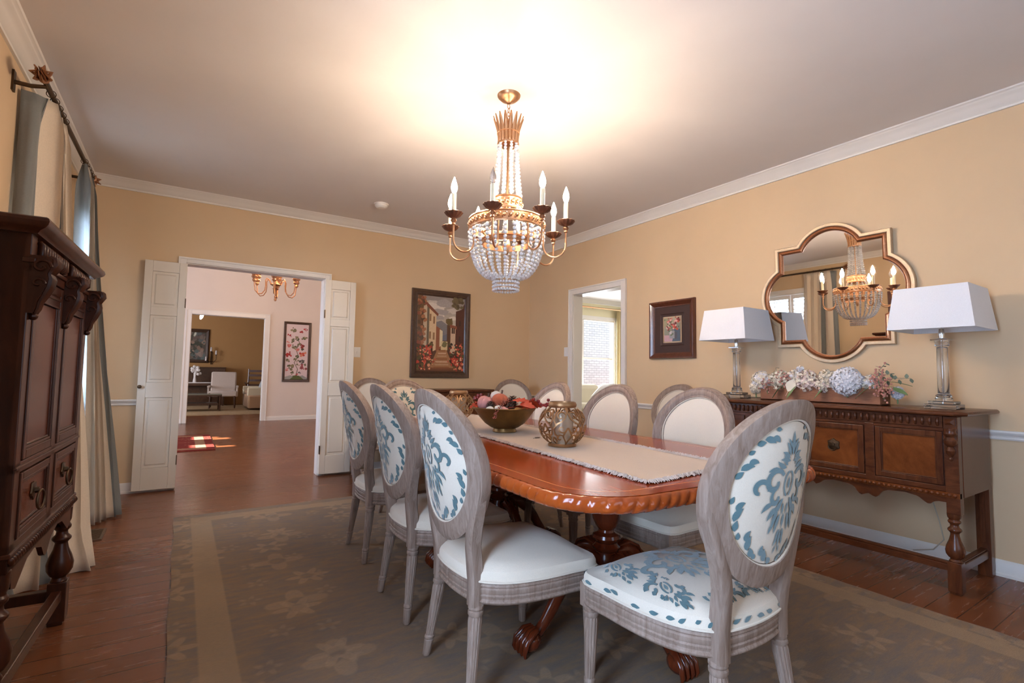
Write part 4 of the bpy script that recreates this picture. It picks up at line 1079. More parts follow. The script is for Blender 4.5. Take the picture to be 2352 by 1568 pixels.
# ------------------------------------------------------------------ planter with flowers
PX,PY=3.74,1.76
t=thing('planter_box','long reclaimed wood box planter on the sideboard below the mirror','planter',(PX,PY,ST))
b=MB(); hx,hy,h=.075,.39,.105
b.box(-hx,-hx+.014,-hy,hy,0,h); b.box(hx-.014,hx,-hy,hy,0,h); b.box(-hx+.014,hx-.014,-hy,-hy+.014,0,h); b.box(-hx+.014,hx-.014,hy-.014,hy,0,h); b.box(-hx,hx,-hy,hy,0,.01); b.build('box',M['planter'],t,smooth=0,bevel=.002)
b=MB(); b.box(-hx+.014,hx-.014,-hy+.014,hy-.014,.01,h-.015); b.build('filler',M['mat'],t,smooth=0)
GF='flowers in the wooden planter box'
def bloom(name,label,p,r,mats,n,pr,cat='flower',sc=(1,1,1),rose=False):
    t=thing(name,label,cat,p,0,GF); b=MB(); rnd=random.Random(int(p[1]*1000))
    b.sphere((0,0,0),r*.72,10,7,sc=sc,mi=0)
    for i in range(n):
        z=1-2*(i+.5)/n; a=i*2.39996; q=sqrt(1-z*z); d=Vector((q*cos(a),q*sin(a),z))
        c=Vector((d.x*r*sc[0],d.y*r*sc[1],d.z*r*sc[2]))*rnd.uniform(.86,1.06)
        s=d.orthogonal().normalized(); s=Matrix.Rotation(rnd.uniform(0,6.3),3,d)@s; u=d.cross(s); mi=rnd.randrange(len(mats))
        m=4 if not rose else 2
        for k in range(m):
            R=Matrix.Rotation(2*pi*k/m,3,d); e=R@s; f=R@u
            b.add([c-d*pr*.3,c+e*pr*.55+f*pr*.42+d*pr*.02,c+e*pr*1.05+d*pr*.12,c+e*pr*.55-f*pr*.42+d*pr*.02],[(0,1,2,3)],mi)
    b.build('petals',mats,t,smooth=0)
    s=MB(); s.tube([(0,0,-r*.6),(0,0,-r*.6-.05)],.004,6); s.build('stem',M['leaf'],t)
    return t
fx=PX-.045; zt=ST+.105
bloom('hydrangea','big white hydrangea head right of centre in the planter, overhanging its front',(fx-.035,1.555,zt+.045),.092,[M['petalw']],150,.021)
bloom('hydrangea','cream hydrangea at the far left end of the planter, spilling over',(fx,2.155,zt+.035),.072,[M['petalc'],M['petalw']],110,.019)
bloom('hydrangea','cream hydrangea drooping over the left front corner of the planter',(fx-.02,2.19,zt-.015),.045,[M['petalc']],60,.017)
bloom('peony','cream peony second from the left in the planter',(fx,2.015,zt+.045),.070,[M['petalc']],90,.026,rose=True)
bloom('peony','small cream bloom high at the left of the blush peony',(fx+.03,1.925,zt+.07),.048,[M['petalc'],M['petalw']],60,.024,rose=True)
bloom('peony','blush pink peony in the middle of the planter',(fx-.01,1.815,zt+.04),.074,[M['petalp'],M['petalp'],M['petalc']],100,.027,rose=True)
bloom('peony','cream peony between the blush peony and the white hydrangea, upper bloom',(fx+.02,1.70,zt+.07),.050,[M['petalc']],70,.024,rose=True)
bloom('peony','cream peony between the blush peony and the white hydrangea, lower bloom',(fx-.02,1.705,zt+.015),.050,[M['petalc'],M['petalp']],70,.024,rose=True)
bloom('peony','small white bloom right of the white hydrangea',(fx,1.435,zt+.04),.045,[M['petalw'],M['petalc']],60,.024,rose=True)
bloom('rosebud','small white bud standing highest above the middle of the planter',(fx+.03,1.885,zt+.125),.020,[M['petalw']],20,.018,rose=True)
bloom('hydrangea','pale bloom low behind the right end of the planter',(PX+.03,1.315,zt-.02),.036,[M['petalw']],50,.02)
b0=leafthing('magnolia_petal','single large pale cream petal leaning on the front of the planter','flower',(fx-.055,1.93,zt-.035),Matrix(((0,-.25,-.97),(-.45,.87,-.2),(.89,.43,-.15))),.10,.034,M['petalc'],False,GF,.1)
def bsprig(label,c,n,sp):
    t=thing('berry_cluster',label,'berries',c,0,GF); b=MB(); rnd=random.Random(n)
    for i in range(n): b.sphere((rnd.gauss(0,sp),rnd.gauss(0,sp),rnd.gauss(0,sp*1.3)),.0062*rnd.uniform(.8,1.2),6,5)
    tag(b.build('berries',M['berry'],t),kind='stuff'); b=MB(); b.tube([(0,0,0),(.01,0,-.06)],.002,5); b.build('stem',M['leaf'],t)
bsprig('pink berry cluster at the left front corner of the planter',(fx-.04,2.095,zt+.0),45,.020)
bsprig('pink berry cluster between the two left cream blooms',(fx-.05,1.975,zt+.045),45,.022)
bsprig('pink berry cluster at the right end of the planter, upper of two',(fx-.03,1.375,zt+.06),70,.025)
bsprig('pink berry cluster hanging over the right front corner of the planter',(fx-.035,1.350,zt-.002),55,.022)
random.seed(21)
ld=['green leaf hanging over the planter front left of the pale petal','green leaf hanging over the planter front under the blush peony','green leaf at the lower left of the white hydrangea','green leaf under the right side of the white hydrangea','long green leaf at the right end of the planter, pointing right','green leaf at the right end below the long green leaf']
lp=[((fx-.05,1.98,zt+.0),(0,.9,1.9)),((fx-.05,1.88,zt+.0),(0,.9,2.4)),((fx-.05,1.68,zt+.005),(0,.8,2.2)),((fx-.05,1.42,zt+.01),(0,.7,2.0)),((PX,1.33,zt+.045),(0,.15,-1.5)),((PX-.03,1.33,zt+.015),(.3,.4,-1.7))]
for s,(p,e) in zip(ld,lp): leafthing('leaf',s,'leaf',p,Euler(e).to_matrix(),.105,.026,M['leaf'],False,GF,.15)
def eucal(label,p,vec,n,mat):
    t=thing('eucalyptus_sprig',label,'leaf',p,0,GF); v=Vector(vec); b=MB(); b.tube([(0,0,0),v*.5+Vector((0,0,.01)),v],.0014,5); b.build('stem',mat,t); b=MB()
    for i in range(n):
        q=v*((i+1)/n); d=v.orthogonal().normalized()*(1 if i%2 else -1); d=Matrix.Rotation(i*1.1,3,v.normalized())@d
        b.M=Matrix.Translation(q)@d.to_track_quat('X','Z').to_matrix().to_4x4(); leafmesh(b,.036,.011,False,.1)
    b.build('leaves',mat,t,smooth=60)
eucal('thin grey green sprig rising above the left end of the planter',(PX,2.06,zt+.03),(0,.01,.105),3,M['leafgrey'])
eucal('grey eucalyptus sprig rising behind the right end of the planter',(PX+.02,1.44,zt+.05),(.02,-.06,.115),7,M['leafgrey'])
eucal('dark leafy sprig lying right of the white hydrangea',(PX+.01,1.46,zt+.06),(.01,-.13,.04),9,M['leafgrey'])
eucal('grey sprig reaching past the right end of the planter',(PX+.01,1.40,zt+.05),(.01,-.16,.02),8,M['leafgrey'])
# ------------------------------------------------------------------ quatrefoil mirror, leaning a little forward
MY,MZ=1.806,1.773
def quat(d):
    """outline inset by d"""
    a=.40; c=.225; s=.125; r=(c*c+s*s)/(2*s); cc=a+s-r       # lobe circle centre distance
    rr=r-d; aa=a-d; h=sqrt(max(0,rr*rr-(aa-cc)**2)); ang=math.degrees(math.asin(h/rr)); pts=[]
    for k in range(4):
        R=Matrix.Rotation(k*pi/2,2)
        loc=[(cc+rr*cos(radians(q)),rr*sin(radians(q))) for q in [-ang+2*ang*i/20 for i in range(21)]]
        cor=[(aa,lerp(h,aa,i/4)) for i in range(1,5)]+[(lerp(aa,h,i/4),aa) for i in range(1,4)]
        pts+= [tuple(R@Vector(p)) for p in loc+cor]
    return pts
t=thing('wall_mirror','quatrefoil wall mirror with gilt outer and hammered copper inner frame','mirror',(W-.012,MY,MZ))
t.rotation_euler=(0,radians(-1.4),radians(MROT))
def mring(ds,xs,name,mat):
    b=MB(); n=len(quat(0)); vs=[];fs=[]
    for d,x in zip(ds,xs): vs+=[(x,-p[0],p[1]) for p in quat(d)]
    for j in range(len(ds)-1):
        for i in range(n): fs.append((j*n+i,j*n+(i+1)%n,(j+1)*n+(i+1)%n,(j+1)*n+i))
    b.add(vs,fs); return b.build(name,mat,t,smooth=30)
mring([0.0,.0,.004,.022,.027,.027],[.0,-.026,-.031,-.031,-.026,-.012],'outer_frame',M['goldlt'])
mring([.026,.030,.038,.046,.054,.058,.058],[-.014,-.024,-.030,-.031,-.026,-.016,-.010],'inner_frame',M['copper'])
b=MB(); q=quat(.055); n=len(q); b.add([(-.0115,-p[0],p[1]) for p in q],[tuple(range(n))]); b.build('mirror_glass',M['mirror'],t,smooth=0)
b=MB(); q=quat(.004); b.prism([(-p[0],p[1]) for p in q],-.010,-.001,'x'); b.build('backing',M['mat'],t,smooth=0)
# ------------------------------------------------------------------ carved cabinet on the left wall; local x = out from wall (front at x=0), y along the wall
t=thing('cabinet','tall dark carved court cabinet on turned legs at the left edge','cabinet',(-.414,2.13,0),radians(-1.9))
CW=.90; CDp=.385
def pan(b,y0,y1,z0,z1,s,x=0):
    for a,c,d,e in ((y0,y0+s,z0,z1),(y1-s,y1,z0,z1),(y0+s,y1-s,z0,z0+s),(y0+s,y1-s,z1-s,z1)): b.box(x-.012,x+.004,a,c,d,e)
    for q,w in ((s,.010),(s+.010,.007)):
        dx=-.002 if q==s else -.006
        for a,c,d,e in ((y0+q,y0+q+w,z0+q,z1-q),(y1-q-w,y1-q,z0+q,z1-q),(y0+q,y1-q,z0+q,z0+q+w),(y0+q,y1-q,z1-q-w,z1-q)): b.box(x-.014,x+dx+.004,a,c,d,e)
b=MB(); 
def tout(o): return [(-CDp,-.05-o),(.045+o,-.05-o),(.045+o,CW+.06+o),(-CDp,CW+.06+o)]
b.ring([tout(-.03),tout(-.022),tout(-.008),tout(0),tout(.003),tout(0),tout(-.006)],[1.545,1.555,1.562,1.570,1.580,1.590,1.594]); b.build('top',M['armoire'],t,smooth=30)
b=MB(); b.box(-CDp,-.012,0,CW,.50,1.548); b.box(-CDp,.0,0,.055,.50,1.548); b.box(-CDp,.0,CW-.055,CW,.50,1.548); b.box(-.02,.0,CW/2-.03,CW/2+.03,.50,1.548)
b.box(-.02,.0,0,CW,.795,.83); b.box(-.02,.004,0,CW,.808,.818); b.box(-.02,.0,0,CW,.50,.585); b.box(-.02,.006,0,CW,1.425,1.47); b.box(-.02,.012,-.004,CW+.004,1.455,1.470); b.box(-CDp,.006,-.004,CW+.004,.545,.560)
b.build('carcass',M['armoire'],t,smooth=0,bevel=.003)
for y0,y1 in ((.06,CW/2-.035),(CW/2+.035,CW-.06)):
    b=MB(); n=11
    for i in range(n):
        y=lerp(y0,y1,(i+.5)/n); b.tube([(0,y,1.482),(.007,y,1.492),(.007,y,1.525),(0,y,1.536)],[.007,.011,.011,.007],8,flat=.7)
    b.build('fluted_frieze',M['armoire'],t,smooth=60)
for y in (.03,CW/2,CW-.03):
    b=MB(); pf=[(-.004,1.296),(.010,1.296),(.016,1.312),(.020,1.335),(.030,1.358),(.040,1.385),(.044,1.408),(.040,1.424),(.046,1.440),(.054,1.456),(.052,1.472),(.040,1.480),(-.004,1.480)]
    w=.030; n_=len(pf); b.add([(x_,y-w,z_) for x_,z_ in pf]+[(x_,y+w,z_) for x_,z_ in pf],[tuple(range(n_)),tuple(range(2*n_-1,n_-1,-1))]+[(i,n_+i,n_+(i+1)%n_,(i+1)%n_) for i in range(n_)])
    for dy in (-.022,0,.022): b.tube([(x_+.003,y+dy*(.5+.5*(z_-1.29)/.19),z_) for x_,z_ in pf[1:12]],[.004,.006,.007,.009,.010,.010,.008,.010,.012,.011,.005],7)
    for sg in (-1,1):
        b.tube([(.026+r_*cos(q_),y+sg*(w+.002),1.446+r_*sin(q_)) for q_,r_ in [(.4*i,.024-.0011*i) for i in range(17)]],.005,6)
        b.tube([(.020+r_*cos(q_),y+sg*(w+.001),1.392+r_*sin(q_)) for q_,r_ in [(.4*i,.017-.0009*i) for i in range(14)]],.004,6)
    b.sphere((.008,y,1.288),.013,8,6)
    b.build('carved_bracket',M['armoire'],t,smooth=40)
for y0,y1,ks in ((.058,CW/2-.032,1),(CW/2+.032,CW-.058,0)):
    b=MB(); pan(b,y0,y1,.833,1.422,.030); 
    # moulded head inside the door
    b.box(-.012,.002,y0+.03,y1-.03,1.345,1.395); b.box(-.012,.006,y0+.03,y1-.03,1.372,1.384); b.box(-.012,.004,y0+.03,y1-.03,1.345,1.353)
    d=b.build('door',M['armoire'],t,smooth=0,bevel=.0025)
    b=MB(); b.box(-.012,-.006,y0+.045,y1-.045,.85,1.40); b.build('door_panel',M['armpanel'],d,smooth=0)
    b=MB(); pan(b,y0,y1,.588,.792,.022); d=b.build('drawer',M['armoire'],t,smooth=0,bevel=.0025)
    b=MB(); b.box(-.012,-.006,y0+.03,y1-.03,.60,.78); b.build('drawer_panel',M['armpanel'],d,smooth=0)
    y=(y0+y1)/2; b=MB(); b.M=Matrix.Translation((-.004,y,.705))@Matrix.Rotation(pi/2,4,'Y'); b.lathe([(.030,0),(.028,.004),(.010,.006),(.009,.016),(0,.018)],seg=18,rmod=lambda a,z:1+.15*cos(5*a)); b.M=Matrix.Identity(4)
    b.tube([(.018+.004*sin(q),y+.026*sin(q),.672+.032*cos(q)) for q in [2*pi*k/20 for k in range(20)]],.004,6,closed=True); b.build('drop_pull',M['brassdark'],d)
b=MB(); 
for i in range(40): y=.012+(CW-.024)*i/39; b.M=Matrix.Translation((.004,y,.533))@Matrix.Rotation(.5,4,'X'); b.sphere((0,0,0),.011,8,6,sc=(1,.8,1.5))
b.M=Matrix.Identity(4); b.build('gadroon_moulding',M['armoire'],t,smooth=60)
b=MB(); ys=[.05+i*(CW-.10)/90 for i in range(91)]; vs=[]; n=91
sc_=lambda y: .515-interp([(0,.075),(.06,.09),(.12,.065),(.2,.03),(.3,.02),(.42,.045),(.47,.085),(.5,.095),(.53,.085),(.58,.045),(.7,.02),(.8,.03),(.88,.065),(.94,.09),(1,.075)],(y-.05)/(CW-.10))
for x in (-.016,.0): vs+=[(x,y,.522) for y in ys]+[(x,y,sc_(y)) for y in ys]
fs=[]
for i in range(n-1): fs+=[(i,i+1,n+i+1,n+i),(2*n+i,3*n+i,3*n+i+1,2*n+i+1),(n+i,n+i+1,3*n+i+1,3*n+i)]
b.add(vs,fs); b.build('apron',M['armoire'],t,smooth=0)
for x in (-.028,-CDp+.032):
    for y in (.03,CW-.03):
        b=MB(); b.lathe([(.024,.18),(.032,.186),(.026,.195),(.024,.204),(.034,.212),(.046,.235),(.048,.262),(.040,.292),(.027,.325),(.022,.352),(.034,.366),(.034,.374),(.022,.388),(.020,.402),(.030,.414),(.032,.424),(.024,.436),(.030,.452),(.032,.505)],c=(x,y,0),seg=24)
        b.box(x-.033,x+.033,y-.033,y+.033,.015,.185); b.box(x-.026,x+.026,y-.026,y+.026,0,.016); b.build('leg',M['armoire'],t,smooth=40,bevel=.003)
b=MB(); b.box(-.046,-.010,.06,CW-.06,.105,.150); b.build('stretcher',M['armoire'],t,smooth=0,bevel=.004)
for y in (.03,CW-.03):
    b=MB(); b.box(-CDp+.06,-.06,y-.02,y+.02,.105,.15); b.build('stretcher',M['armoire'],t,smooth=0,bevel=.004)
# ------------------------------------------------------------------ curtain rod and curtains
RX,RZ2=-.695,2.665
t=thing('curtain_rod','dark bronze curtain rod with leafy finials high on the left wall','curtain rod',(RX,3.56,RZ2))
b=MB(); b.tube([(0,0,0),(.01,1.66,0)],.014,14); b.build('rod',M['brassdark'],t)
for y,s in ((0,-1),(1.66,1)):
    b=MB(); b.M=Matrix.Translation((.01*(y>0),y,0))@Matrix.Rotation(-s*pi/2,4,'X')
    b.lathe([(.014,0),(.024,.004),(.024,.012),(.014,.016),(.018,.022)],seg=16)
    for ring_,R,L,q in ((0,.020,.10,.9),(1,.028,.075,1.5)):
        for k in range(7):
            b2=b.M.copy(); b.M=b2@Matrix.Rotation(2*pi*k/7+ring_*.45,4,'Z'); 
            b.tube([(.008,0,.015),(R,0,.04),(R*q,0,.015+L*.7),(R*.6,0,.02+L)],[.009,.012,.010,.003],6,flat=.45,up=(1,0,0)); b.M=b2
    b.build('finial',M['gold2'],t,smooth=60)
for y in (.05,1.60):
    b=MB(); b.tube([(0,y,-.016),(-.06,y,-.03),(-.13,y,-.03)],[.010,.012,.012],8); b.box(-.134,-.124,y-.02,y+.02,-.08,.03); b.build('bracket',M['brassdark'],t)
def curtain(name,label,ya_t,yb_t,ya_b,yb_b,folds,xt,xb,amp_t,amp_b,cols,ret=False,zt=2.64,puddle=0):
    t=thing(name,label,'curtain',(0,0,0),0,'striped curtains on the left window')
    nu=folds*12; nv=36
    def fn(u,v):
        v=1-v; q=v**.9
        y=lerp(lerp(ya_t,yb_t,u),lerp(ya_b,yb_b,u),max(0,(v-.52)/.48)**1.6); x=lerp(xt,xb(u),v**1.3)
        pinch=min(1,v/.06); a=lerp(amp_t*.35,lerp(amp_t,amp_b,v),pinch)
        ph=2*pi*folds*u+.6*sin(3*v+u*5)
        x+=a*sin(ph)*(.8+.25*sin(7*u)); y+=a*.35*sin(2*ph+1)
        if ret and u<.12: x=lerp(x,XL+.015,(1-u/.12)**.8)
        z=zt*(1-v)+.006
        if puddle and v>.93: k=(v-.93)/.07; x+=k*puddle*(.5+.5*sin(ph*.5)); z=max(.006,z)
        return (max(XL+.012,x),y,z)
    b=MB(); b.grid(fn,nu,nv,mfn=lambda u,v:cols(u))
    o=b.build('fabric',[M['cream'],M['blue']],t,smooth=80); s=o.modifiers.new('s','SOLIDIFY'); s.thickness=.003
    b=MB()
    for k in range(folds):
        u=(k+.25)/folds; y=lerp(ya_t,yb_t,u); yy=(y-3.56); b.tube([(RX+.01*yy/1.66+.021*cos(q),y,RZ2+.002+.021*sin(q)-.004) for q in [2*pi*i/14 for i in range(14)]],.0022,5,closed=True)
    b.build('rings',M['brassdark'],t)
    return t
stripe=lambda n,ph,duty=.5: (lambda u: 1 if ((u*n+ph)%1)<duty else 0)
curtain('curtain','cream and blue grey striped curtain panel nearest the camera, behind the cabinet',3.70,4.17,3.40,3.72,5,RX,lambda u:lerp(-.70,-.41,u),.05,.06,lambda u:1 if (u<.15 or .34<u<.43) else 0,ret=True,puddle=.05)
curtain('curtain','striped cream and blue grey curtain panel on the far side of the left window',4.80,5.20,4.62,4.90,5,RX+.01,lambda u:lerp(-.60,-.37,u),.05,.065,lambda u:1 if (u<.15 or u>.80) else 0)
curtain('curtain','cream and blue grey striped curtain panel out of view beside the near left window',.92,1.16,.92,1.16,3,RX,lambda u:-.62,.05,.07,stripe(2.5,.0,.52))
# framed picture over the cabinet (seen in the mirror only)
t=thing('framed_picture','dark framed picture on the left wall above the cabinet, seen in the mirror','picture',(XL,2.55,1.95))
b=MB()
for a,c,d,e in ((-.48,-.41,-.27,.27),(.41,.48,-.27,.27),(-.41,.41,-.27,-.20),(-.41,.41,.20,.27)): b.box(0.002,.035,a,c,d,e)
b.build('frame',M['frame2'],t,smooth=0,bevel=.006); b=MB(); b.box(.002,.012,-.41,.41,-.20,.20); b.build('canvas',M['mat'],t,smooth=0)
# ------------------------------------------------------------------ pictures
class Pic(MB):
    """flat artwork in local (u,v), laid on a plane; each further shape sits a hair higher"""
    def __init__(s,org,ru,rv,rn): super().__init__(); s.o=Vector(org); s.ru=Vector(ru); s.rv=Vector(rv); s.rn=Vector(rn); s.k=0
    def poly(s,P,c):
        s.k+=1; s.col=c; h=.0004+.00002*s.k
        s.add([s.o+s.ru*u+s.rv*v+s.rn*h for u,v in P],[tuple(range(len(P)))])
    def rect(s,u0,u1,v0,v1,c): s.poly([(u0,v0),(u1,v0),(u1,v1),(u0,v1)],c)
    def grad(s,u0,u1,v0,v1,c0,c1,n=8):
        for i in range(n): s.rect(u0,u1,lerp(v0,v1,i/n),lerp(v0,v1,(i+1)/n),tuple(lerp(a,b,(i+.5)/n) for a,b in zip(c0,c1)))
    def blob(s,u,v,r,c,n=9,j=.35,sx=1,sy=1,rnd=random):
        P=[(u+r*sx*(1+rnd.uniform(-j,j))*cos(2*pi*i/n),v+r*sy*(1+rnd.uniform(-j,j))*sin(2*pi*i/n)) for i in range(n)]; s.poly(P,c)
def frame_box(b,u0,u1,v0,v1,prof,P):
    """mitred frame: prof=[(inset,height)], P(u,v,h) -> point"""
    vs=[];fs=[]; n=len(prof)
    for o,h in prof: vs+=[P(u0+o,v0+o,h),P(u1-o,v0+o,h),P(u1-o,v1-o,h),P(u0+o,v1-o,h)]
    for j in range(n-1):
        for i in range(4): fs.append((j*4+i,j*4+(i+1)%4,(j+1)*4+(i+1)%4,(j+1)*4+i))
    b.add(vs,fs)
# street scene on the back wall
t=thing('framed_painting','framed painting of a village street with red flowers on the back wall','painting',(2.69,D,1.612))
b=MB(); w,h=.40,.545
P=lambda u,v,q: (u,-q,v)
frame_box(b,-w,w,-h,h,[(0,0),(0,.028),(.006,.036),(.018,.034),(.030,.030),(.044,.024),(.058,.026),(.064,.020),(.070,.022),(.078,.012)],P); b.build('frame',M['frame'],t,smooth=30)
p=Pic((0,-.012,0),(1,0,0),(0,0,1),(0,-1,0)); rnd=random.Random(3); W2_,H2=w-.072,h-.072
s2=lambda r,g,b: srgb(r,g,b)
p.rect(-W2_,W2_,-H2,H2,s2(95,60,40)); p.grad(-W2_,W2_,.02,H2,s2(205,190,170),s2(150,140,135),8)
for i in range(14): p.blob(rnd.uniform(-.15,.2),rnd.uniform(.18,.4),rnd.uniform(.03,.07),s2(*rnd.choice([(200,190,180),(170,160,155),(215,205,195)])),sx=1.6,sy=.7,rnd=rnd)
p.poly([(-.10,.14),(.0,.17),(.12,.10),(.2,.02),(.2,-.08),(-.1,-.08)],s2(130,125,125)); p.poly([(.02,-.02),(.12,.02),(.16,-.08),(-.02,-.08)],s2(110,112,125))
# left houses
p.poly([(-.32,-.28),(-.20,-.28),(-.20,.40),(-.26,.47),(-.32,.47)],s2(120,80,50)); p.poly([(-.25,-.26),(-.18,-.26),(-.18,.40),(-.24,.40)],s2(200,180,150)); p.poly([(-.19,-.26),(-.07,-.20),(-.07,.26),(-.19,.36)],s2(215,190,150)); p.poly([(-.195,-.28),(-.165,-.26),(-.165,.35),(-.195,.37)],s2(110,95,75)); p.poly([(-.21,.40),(-.04,.25),(-.05,.22),(-.20,.34)],s2(130,70,45))
for u,v in ((-.15,.20),(-.10,.17),(-.15,-.02),(-.10,-.03)): p.rect(u-.012,u+.012,v-.045,v+.045,s2(150,110,75))
p.rect(-.14,-.11,-.26,-.10,s2(80,45,30)); p.poly([(-.07,-.22),(.0,-.18),(.0,.06),(-.07,.10)],s2(150,90,60)); p.poly([(-.02,-.16),(.02,-.14),(.02,.04),(-.02,.06)],s2(220,205,170))
# right houses
p.poly([(.20,-.30),(W2_,-.34),(W2_,.42),(.28,.33),(.20,.30)],s2(85,42,28)); p.poly([(.12,-.22),(.20,-.26),(.20,.10),(.12,.12)],s2(205,180,150)); p.poly([(.08,-.20),(.13,-.22),(.13,.14),(.08,.12)],s2(95,60,35)); p.blob(.12,.17,.05,s2(110,90,50),rnd=rnd)
p.poly([(.12,.13),(.22,.11),(.22,.07),(.12,.09)],s2(140,80,55))
for u,v in ((.155,.05),(.18,.05),(.26,.15),(.26,-.05)): p.rect(u-.01,u+.01,v-.035,v+.035,s2(60,35,25))
p.rect(.0,.09,-.20,-.09,s2(215,195,150)); p.blob(.05,-.13,.04,s2(120,110,70),rnd=rnd)
# path
p.poly([(-.05,-.20),(.08,-.20),(.20,-.45),(-.16,-.45)],s2(170,120,80))
for i in range(8): v=-.20-i*.035; p.poly([(-.03-.012*i,v),(.07+.008*i,v+.004),(.06+.01*i,v-.014),(-.02-.01*i,v-.016)],s2(*rnd.choice([(205,170,140),(190,150,115),(150,95,55)])))
p.grad(-.18,.18,-H2,-.42,s2(80,45,30),s2(140,85,50),4)
for i in range(190):
    sd=rnd.choice((-1,1)); v=rnd.uniform(-.45,-.12); u=sd*rnd.uniform(.10+.10*(-v),.33); p.blob(max(-W2_+.02,min(W2_-.02,u)),v,rnd.uniform(.008,.024),s2(*rnd.choice([(90,80,45),(70,55,35),(110,90,50),(150,60,40),(190,70,50),(215,110,80),(60,40,28),(225,160,120)])),7,rnd=rnd)
for i in range(70): p.blob(rnd.uniform(-.32,-.22),rnd.uniform(-.2,.45),rnd.uniform(.012,.03),s2(*rnd.choice([(110,80,45),(140,75,50),(90,65,40),(170,110,70)])),7,rnd=rnd)
for cx,cy in ((-.17,-.33),(.20,-.34),(-.20,-.24),(.22,-.36)):
    for i in range(26): p.blob(cx+rnd.gauss(0,.045),cy+rnd.gauss(0,.03),rnd.uniform(.006,.013),s2(*rnd.choice([(205,75,55),(225,120,90),(235,190,150),(180,50,40)])),6,rnd=rnd)
for i in range(25): p.blob(rnd.uniform(.15,.30),rnd.uniform(.30,.46),rnd.uniform(.015,.035),s2(*rnd.choice([(110,95,65),(90,75,50)])),7,rnd=rnd)
p.build('canvas',M['paint'],t,smooth=0)
# small flower picture in a wide dark frame on the right wall
t=thing('framed_picture','small red flower painting in a wide dark frame left of the far lamp','painting',(W,3.272,1.594))
b=MB(); P=lambda u,v,q:(-q,-u,v); w,h=.272,.290
frame_box(b,-w,w,-h,h,[(0,0),(0,.030),(.006,.042),(.018,.044),(.030,.036),(.050,.018),(.060,.016)],P); b.build('frame',M['frame2'],t,smooth=30)
b=MB(); frame_box(b,-w+.058,w-.058,-h+.058,h-.058,[(0,.016),(.004,.012),(.070,.012),(.074,.016),(.080,.012),(.10,.012)],P); b.build('mount',M['mat'],t,smooth=0)
p=Pic((-.012,0,-.0),(0,-1,0),(0,0,1),(-1,0,0)); rnd=random.Random(5); a,c=.097,.118
p.rect(-a,a,-c,c,s2(150,150,130)); p.rect(0,a,-c,-.0,s2(85,100,115)); p.rect(-a,.0,.03,c,s2(170,160,125)); p.rect(.0,a,.06,c,s2(190,180,150)); p.poly([(-a,-c),(.0,-c),(.02,-.06),(-a,-.055)],s2(205,170,175))
p.poly([(-.03,-.09),(.05,-.09),(.06,-.04),(.02,-.01),(-.035,-.02)],s2(165,165,165)); p.poly([(.03,-.1),(.06,-.09),(.06,-.03),(.03,-.02)],s2(90,90,95)); p.poly([(-.03,-.05),(-.01,-.05),(.0,-.015),(-.03,-.02)],s2(215,205,205))
for cx,cy,r in ((-.03,.075,.032),(.055,.08,.036),(-.045,.02,.030),(.035,.03,.036),(.0,.05,.02)):
    for i in range(16): p.blob(cx+rnd.gauss(0,r*.5),cy+rnd.gauss(0,r*.5),r*rnd.uniform(.2,.45),s2(*rnd.choice([(190,60,45),(160,45,40),(225,130,115),(235,190,180),(205,90,60),(120,40,40)])),7,rnd=rnd)
for i in range(18): p.blob(rnd.uniform(-a+.01,a-.01),rnd.uniform(-.06,.1),.010,s2(*rnd.choice([(110,125,85),(95,110,80),(200,195,170)])),6,rnd=rnd)
p.build('canvas',M['paint'],t,smooth=0)
# ------------------------------------------------------------------ hall: embroidered panel, chandelier, red rug
t=thing('framed_picture','tall narrow framed panel of red flowers on white in the hall','picture',(2.195,YH,1.558))
b=MB(); P=lambda u,v,q:(u,-q,v); frame_box(b,-.295,.295,-.69,.69,[(0,0),(0,.03),(.01,.036),(.045,.03),(.055,.014)],P); b.build('frame',M['frame'],t,smooth=0)
p=Pic((0,-.014,0),(1,0,0),(0,0,1),(0,-1,0)); rnd=random.Random(9); p.rect(-.245,.245,-.64,.64,s2(222,205,205))
p.poly([(-.2,-.62),(-.1,-.56),(.0,-.54),(.1,-.56),(.22,-.62),(.22,-.64),(-.2,-.64)],s2(85,95,50)); p.poly([(-.24,-.64),(-.24,-.58),(-.12,-.54),(-.05,-.58),(-.1,-.64)],s2(165,165,160)); p.poly([(.24,-.64),(.24,-.60),(.14,-.54),(.06,-.57),(.12,-.64)],s2(160,160,155)); p.poly([(-.14,-.64),(-.05,-.565),(.02,-.555),(.1,-.575),(.17,-.64)],s2(90,100,52))
pts=[(0,-.54),(.03,-.4),(-.05,-.25),(.04,-.1),(-.02,.05),(.05,.2),(.0,.35)]
for (a0,b0),(a1,b1) in zip(pts,pts[1:]): p.poly([(a0-.008,b0),(a0+.008,b0),(a1+.008,b1),(a1-.008,b1)],s2(120,105,85))
fl=[(-.17,.38,.035,'r'),(.08,.46,.04,'r'),(.17,.52,.035,'r'),(-.06,.50,.06,'g'),(-.16,.17,.06,'p'),(-.08,.10,.06,'g'),(.13,.14,.065,'d'),(.04,.17,.05,'g'),(.13,-.03,.075,'r2'),(-.17,-.06,.06,'r'),(.12,-.22,.06,'g2'),(-.12,-.34,.075,'g'),(.12,-.36,.06,'p2'),(.0,.30,.05,'g'),(.15,.33,.05,'g'),(-.09,.27,.04,'g'),(.18,-.30,.03,'g'),(.0,-.12,.045,'g'),(-.02,-.2,.04,'g'),(.02,-.52,.03,'r'),(-.08,-.47,.04,'g'),(.07,-.48,.03,'g2'),(-.18,-.2,.04,'g'),(.02,-.3,.03,'g'),(-.2,-.42,.03,'p'),(.02,.05,.04,'p')]
